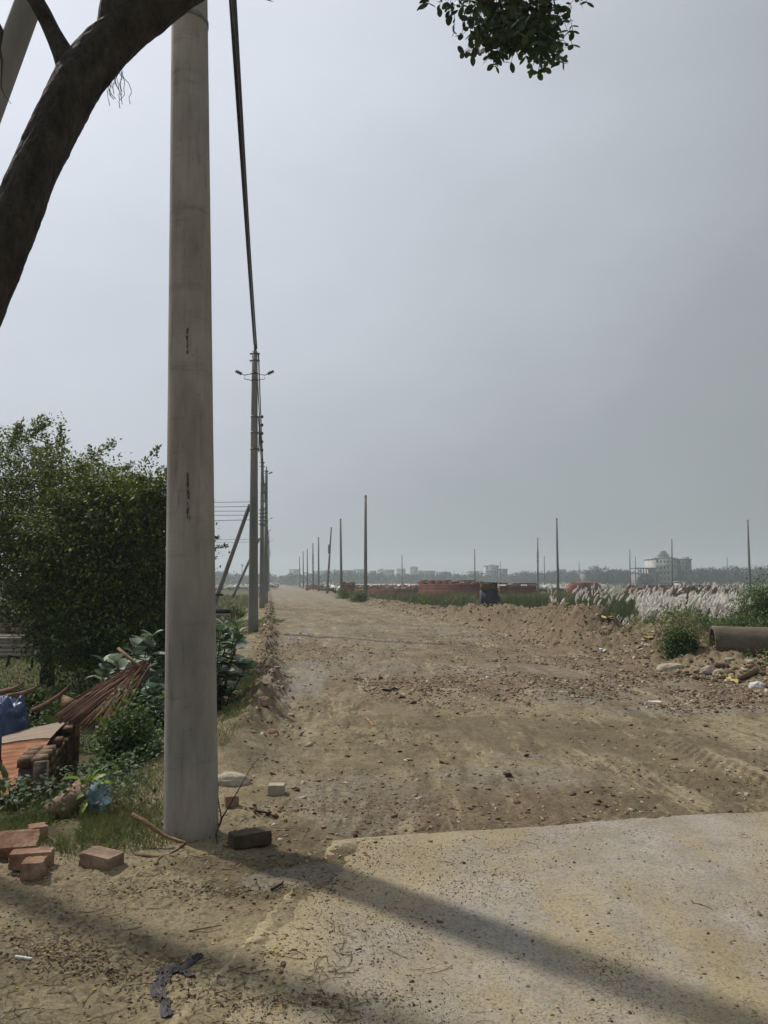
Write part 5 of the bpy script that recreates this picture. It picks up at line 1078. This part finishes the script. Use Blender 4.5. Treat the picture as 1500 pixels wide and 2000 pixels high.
def cone(px, Y_, w, d, h, label, n=2600):
    c = P(px, 1138, Y_); c[2] = -.45; o = heap('brick_heap', label, 'brick heap', c, (w, d, h + .45), M['far_red'], int(px), 18, .14, .5)
    for v in o.data.vertices: v.co.z = min(v.co.z, (h + .45) * .82 + .05 * math.sin(v.co.x * 7))
    mb = MB(); a = rng.uniform(0, 6.28, n); r_ = rng.random(n) ** .5; p = np.stack([c[0] + np.cos(a) * r_ * w, c[1] + np.sin(a) * r_ * d, c[2] + (h + .45) * np.minimum((1 - r_ ** 3 * .95) * 1.1, .84)], -1); chunks(mb, p, .3, .6); mb.build('loose_bricks', M['far_red'], o)
cone(1142, 100, 2.45, 2, 1.7, 'flat-topped heap of red bricks between the thick bare pole and the white plumes')
# dark blue booth
q = P(955, 1182, 52); q[2] = -.4
root = empty('booth', q, 'dark blue sheet-clad booth with brown top standing in the field', 'booth')
mb = MB(); mb.box(q + (0, 0, .72), (1.15, 1, 1.44)); mb.box(q + (-.5, -.53, .75), (.06, .06, 1.5)); mb.box(q + (.5, -.53, .75), (.06, .06, 1.5)); mb.box(q + (.62, .1, .55), (.12, .8, 1.0), rz=.1); mb.build('body', M['blue_dark'], root)
mb = MB(); mb.box(q + (.02, -.53, .62), (.5, .05, .9)); mb.build('door', M['black'], root)
mb = MB(); mb.box(q + (.0, 0, 1.68), (1.1, 1.0, .46), jit=.05); mb.box(q + (.08, 0, 1.95), (1.35, 1.2, .05), ry=.04); mb.build('roof', M['brick_mossy'], root)
# ------------------------------------------------------------------ far buildings
def building(label, px0, px1, ytop, D, m, floors=4, cols=5, depth=12, cat='building', bits=(), ybot=1142):
    p0 = P(px0, ytop, D); p1 = P(px1, ytop, D); w = p1[0] - p0[0]; h = p0[2] + .5; c = np.array(((p0[0] + p1[0]) / 2, D + depth / 2, -.5)); root = empty('building', c, label, cat)
    mb = MB(); mb.box(c + (0, 0, h / 2), (w, depth, h)); mb.build('wall', m, root)
    mb = MB(); mb.box(c + (0, 0, h + .3), (w + .5, depth + .5, .6)); 
    for f in range(1, floors): mb.box(c + (0, -depth / 2 - .15, h * f / floors), (w + .1, .3, .25))
    mb.build('roof', m, root)
    for f in range(floors):
        for k in range(cols):
            if rng.random() < .12: continue
            mb = MB(); x_ = -w / 2 + w * (k + .5) / cols; mb.box(c + (x_, -depth / 2 - .02, h * (f + .55) / floors), (w / cols * .45, .12, h / floors * .45)); mb.build('window', M['window'], root)
    for (bx0, bx1, by) in bits:
        a = P(bx0, by, D + 1); b = P(bx1, by, D + 1); mb = MB(); mb.box(((a[0] + b[0]) / 2, D + depth / 2, (a[2] + h - .5) / 2 + .0), (b[0] - a[0], depth * .5, a[2] - h + .5 + .4)); mb.build('roof_block', m, root)
    return root
# big white building
D = 330
root = building('big white stepped building with round tiered tower, above the white plumes', 1280, 1322, 1092, D, M['paint_white'], 5, 6, 14)
c = P(1299, 1138, D + 5)
for k_, (w_, yb_, yt_) in enumerate(((29, 1093, 1089), (22, 1089, 1084), (15, 1084, 1080), (9, 1080, 1077))):
    a = P(1297 - w_ / 2, yb_, D + 5); b = P(1297 + w_ / 2, yt_, D + 5); mb = MB(); r_ = (b[0] - a[0]) / 2; cc = np.array(((a[0] + b[0]) / 2, D + 6, a[2])); cyl(mb, cc, cc * (1, 1, 0) + (0, 0, b[2]), r_, r_, 8)
    cyl(mb, cc * (1, 1, 0) + (0, 0, b[2]), cc * (1, 1, 0) + (0, 0, b[2] + .25), r_ * 1.18, r_ * 1.18, 8)
    mb.build('tower_tier', M['paint_white'], root)
building('grey concrete wing right of the white tower building', 1323.3, 1350, 1094, D + 2, M['wall_grey'], 5, 4, 12, bits=((1346, 1349, 1088),))
# unfinished frame
a = P(1246, 1110, D); b = P(1289, 1110, D); c = np.array(((a[0] + b[0]) / 2, D + 5, -.5)); root = empty('unfinished_building', c, 'unfinished concrete frame with open columns left of the white building', 'building'); w = b[0] - a[0] - .4; mb = MB(); hb = a[2] - 2.6 
mb.box(c + (0, 0, (hb + .5) / 2), (w, 10, hb + .5)); mb.build('wall', M['wall_grey'], root); mb = MB(); mb.box(c + (0, 0, a[2] + .6), (w + 1, 10.5, .4)); mb.build('roof', M['wall_grey'], root)
for k in range(9): mb = MB(); mb.box(c + (-w / 2 + w * k / 8, -4.8, hb + .5 + 1.3), (.4, .4, 2.6)); mb.build('column', M['wall_grey'], root)
q = P(1339, 1140, 150)
q[2] = -.4; root = empty('hut', q, 'small white hut below the grey wing', 'hut'); mb = MB(); mb.box(q + (0, 1.5, 1.05), (2.2, 3, 2.1)); mb.build('wall', M['paint_white'], root); mb = MB(); mb.box(q + (0, 1.5, 2.17), (2.5, 3.3, .14)); mb.build('roof', M['paint_white'], root); mb = MB(); mb.box(q + (-.5, -.01, 1.3), (.5, .06, .6)); mb.build('window', M['window'], root)
far_b = [(949, 974, 1106, 520, 'wall_blue', 5, 5, 'taller pale block under the tiny bare pole', ((956, 966, 1103),)), (975, 991, 1112.5, 515, 'wall_grey', 4, 3, 'grey block right of the taller pale one', ()),
 (917, 936, 1117, 540, 'wall_blue', 3, 4, 'low pale block left of the taller pale one', ()), (801, 816, 1109, 640, 'paint_white', 6, 3, 'pale tower block standing highest in the middle of the far skyline', ((805, 812, 1106),)),
 (738, 770, 1114, 640, 'paint_white', 4, 7, 'wide pale block right of the tallest bare pole', ((742, 748, 1111),)), (775, 792, 1112, 650, 'wall_blue', 5, 4, 'pale block between the wide block and the tower block', ()),
 (818, 850, 1116, 650, 'wall_grey', 3, 6, 'low grey block right of the tower block', ()), (852, 880, 1118, 660, 'wall_blue', 3, 6, 'long low pale block in the far skyline', ()),
 (565, 583, 1113, 660, 'wall_blue', 4, 4, 'pale block left of the farthest bare pole', ()), (612, 640, 1116, 660, 'paint_white', 3, 6, 'low pale block behind the row of bare poles', ()),
 (652, 690, 1115, 650, 'wall_grey', 4, 7, 'wide grey block between the two nearest bare poles', ()), (692, 712, 1113, 655, 'paint_white', 4, 4, 'pale block just left of the tallest bare pole', ()),
 (722, 734, 1116, 655, 'wall_blue', 3, 3, 'small pale block just right of the tallest bare pole', ()), (1094, 1106, 1113, 620, 'paint_white', 5, 3, 'slim faint tower block right of the thick bare pole', ()), (1140, 1165, 1119, 420, 'wall_grey', 3, 5, 'low grey house by the round-topped tree', ())]
for (a0, a1, yt, D_, m_, fl, cl, lab, bits) in far_b: building(lab, a0, a1, yt, D_, M[m_], fl, cl, 14, bits=bits)
# far trees: individuals near, one wood behind
mbt = MB(); crown(mbt, [(0, 0, .62, .5, .45, .38), (.2, 0, .45, .4, .4, .3), (-.25, 0, .48, .38, .4, .3)], 150, 14, .07, .07, .05, .5)
tm = mbt.build('crown_proto', M['leaf_far'], origin=np.zeros(3)); crown_me = tm.data; bpy.data.objects.remove(tm)
mbt = MB(); limb(mbt, (0, 0, 0), (0, 0, .5), .035, .02); tm = mbt.build('trunk_proto', M['bark'], origin=np.zeros(3)); trunk_me = tm.data; bpy.data.objects.remove(tm)
def fartree(px, ytop, D, wpx, label):
    t_ = P(px, ytop, D); h = t_[2] + .4; w = wpx / F * D; root = empty('far_tree', (t_[0], D, -.4), label, 'tree', 'trees in front of the far skyline')
    for nme, me_ in (('crown', crown_me), ('trunk', trunk_me)):
        o = bpy.data.objects.new(nme, me_); C.objects.link(o); o.parent = root; o.scale = (w, w, h); o.rotation_euler = (0, 0, rng.uniform(0, .6))
ft = [(1162, 1105, 400, 30, 'round-topped tree rising over the low grey house'), (1200, 1112, 380, 36, 'spreading tree left of the pair of bare poles'), (1185, 1117, 360, 30, 'low tree between the round-topped and the spreading tree'), (1222, 1113, 370, 32, 'tree just left of the unfinished frame'),
 (1365, 1110, 350, 36, 'tree just right of the grey wing'), (1388, 1108, 360, 38, 'broad tree left of the slim bare pole'), (1408, 1110, 355, 32, 'tree behind the slim bare pole'), (1430, 1105, 365, 44, 'tallest tree right of the slim bare pole'), (1452, 1108, 360, 34, 'tree left of the rightmost bare pole'), (1478, 1107, 365, 36, 'tree right of the rightmost bare pole'), (1502, 1104, 360, 36, 'tree cut by the right edge of the picture'),
 (1120, 1119, 430, 28, 'low tree right of the thick bare pole'), (1078, 1117, 440, 36, 'tree between the short and thick bare poles'), (1040, 1120, 460, 34, 'low tree left of the knobbly bare pole'), (1262, 1120, 310, 26, 'low tree below the unfinished frame'), (1330, 1124, 300, 24, 'low tree below the grey wing'), (1020, 1121, 470, 34, 'low tree right of the grey block')]
for a in ft: fartree(*a)
mb = MB(); n = 520; px = rng.uniform(330, 1560, n); Dv = rng.uniform(470, 640, n); el = []
for a, d in zip(px, Dv):
    hh_ = (7.0 + 4.5 * float(fbm(a * .02, 1, 3, 6))) * (1.0 if a > 1000 else .85); x_ = (a - 750) / F * d; el.append((x_, d, hh_ * .5, hh_ * .8, hh_ * .6, hh_ * .5))
crown(mb, el, 8500, 9, .9, 1.3, .9, .45)
tag(mb.build('distant_wood', M['leaf_far'], origin=np.zeros(3)), 'hazy continuous belt of trees along the horizon', 'wood', kind='stuff')
# far mast
mb = MB(); q = P(473, 1104, 500); q0 = q * (1, 1, 0); mb.tube([q0, q], .25, 5); mb.box(q, (1.6, .3, .8)); tag(mb.build('mast', M['steel']), 'thin far mast over the hazy trees left of the armed pole', 'mast')
# ------------------------------------------------------------------ haze
mb = MB(); mb.box((0, 400, 15.5), (1900, 1300, 33.5)); hz = mb.build('haze', M['steel'], origin=np.zeros(3)); tag(hz, kind='stuff')
hm = bpy.data.materials.new('haze air'); hm.use_nodes = True; hm.node_tree.nodes.clear(); o_ = N(hm.node_tree, 'ShaderNodeOutputMaterial'); pv = N(hm.node_tree, 'ShaderNodeVolumePrincipled')
pv.inputs['Color'].default_value = (.80, .91, .98, 1); pv.inputs['Density'].default_value = .00075; pv.inputs['Anisotropy'].default_value = .2; hm.node_tree.links.new(pv.outputs[0], o_.inputs['Volume'])
hz.data.materials.clear(); hz.data.materials.append(hm)
tag(hz, 'pale haze over the whole place', 'haze', kind='stuff')
for o in bpy.data.objects:
    if '_o' in o: del o['_o']
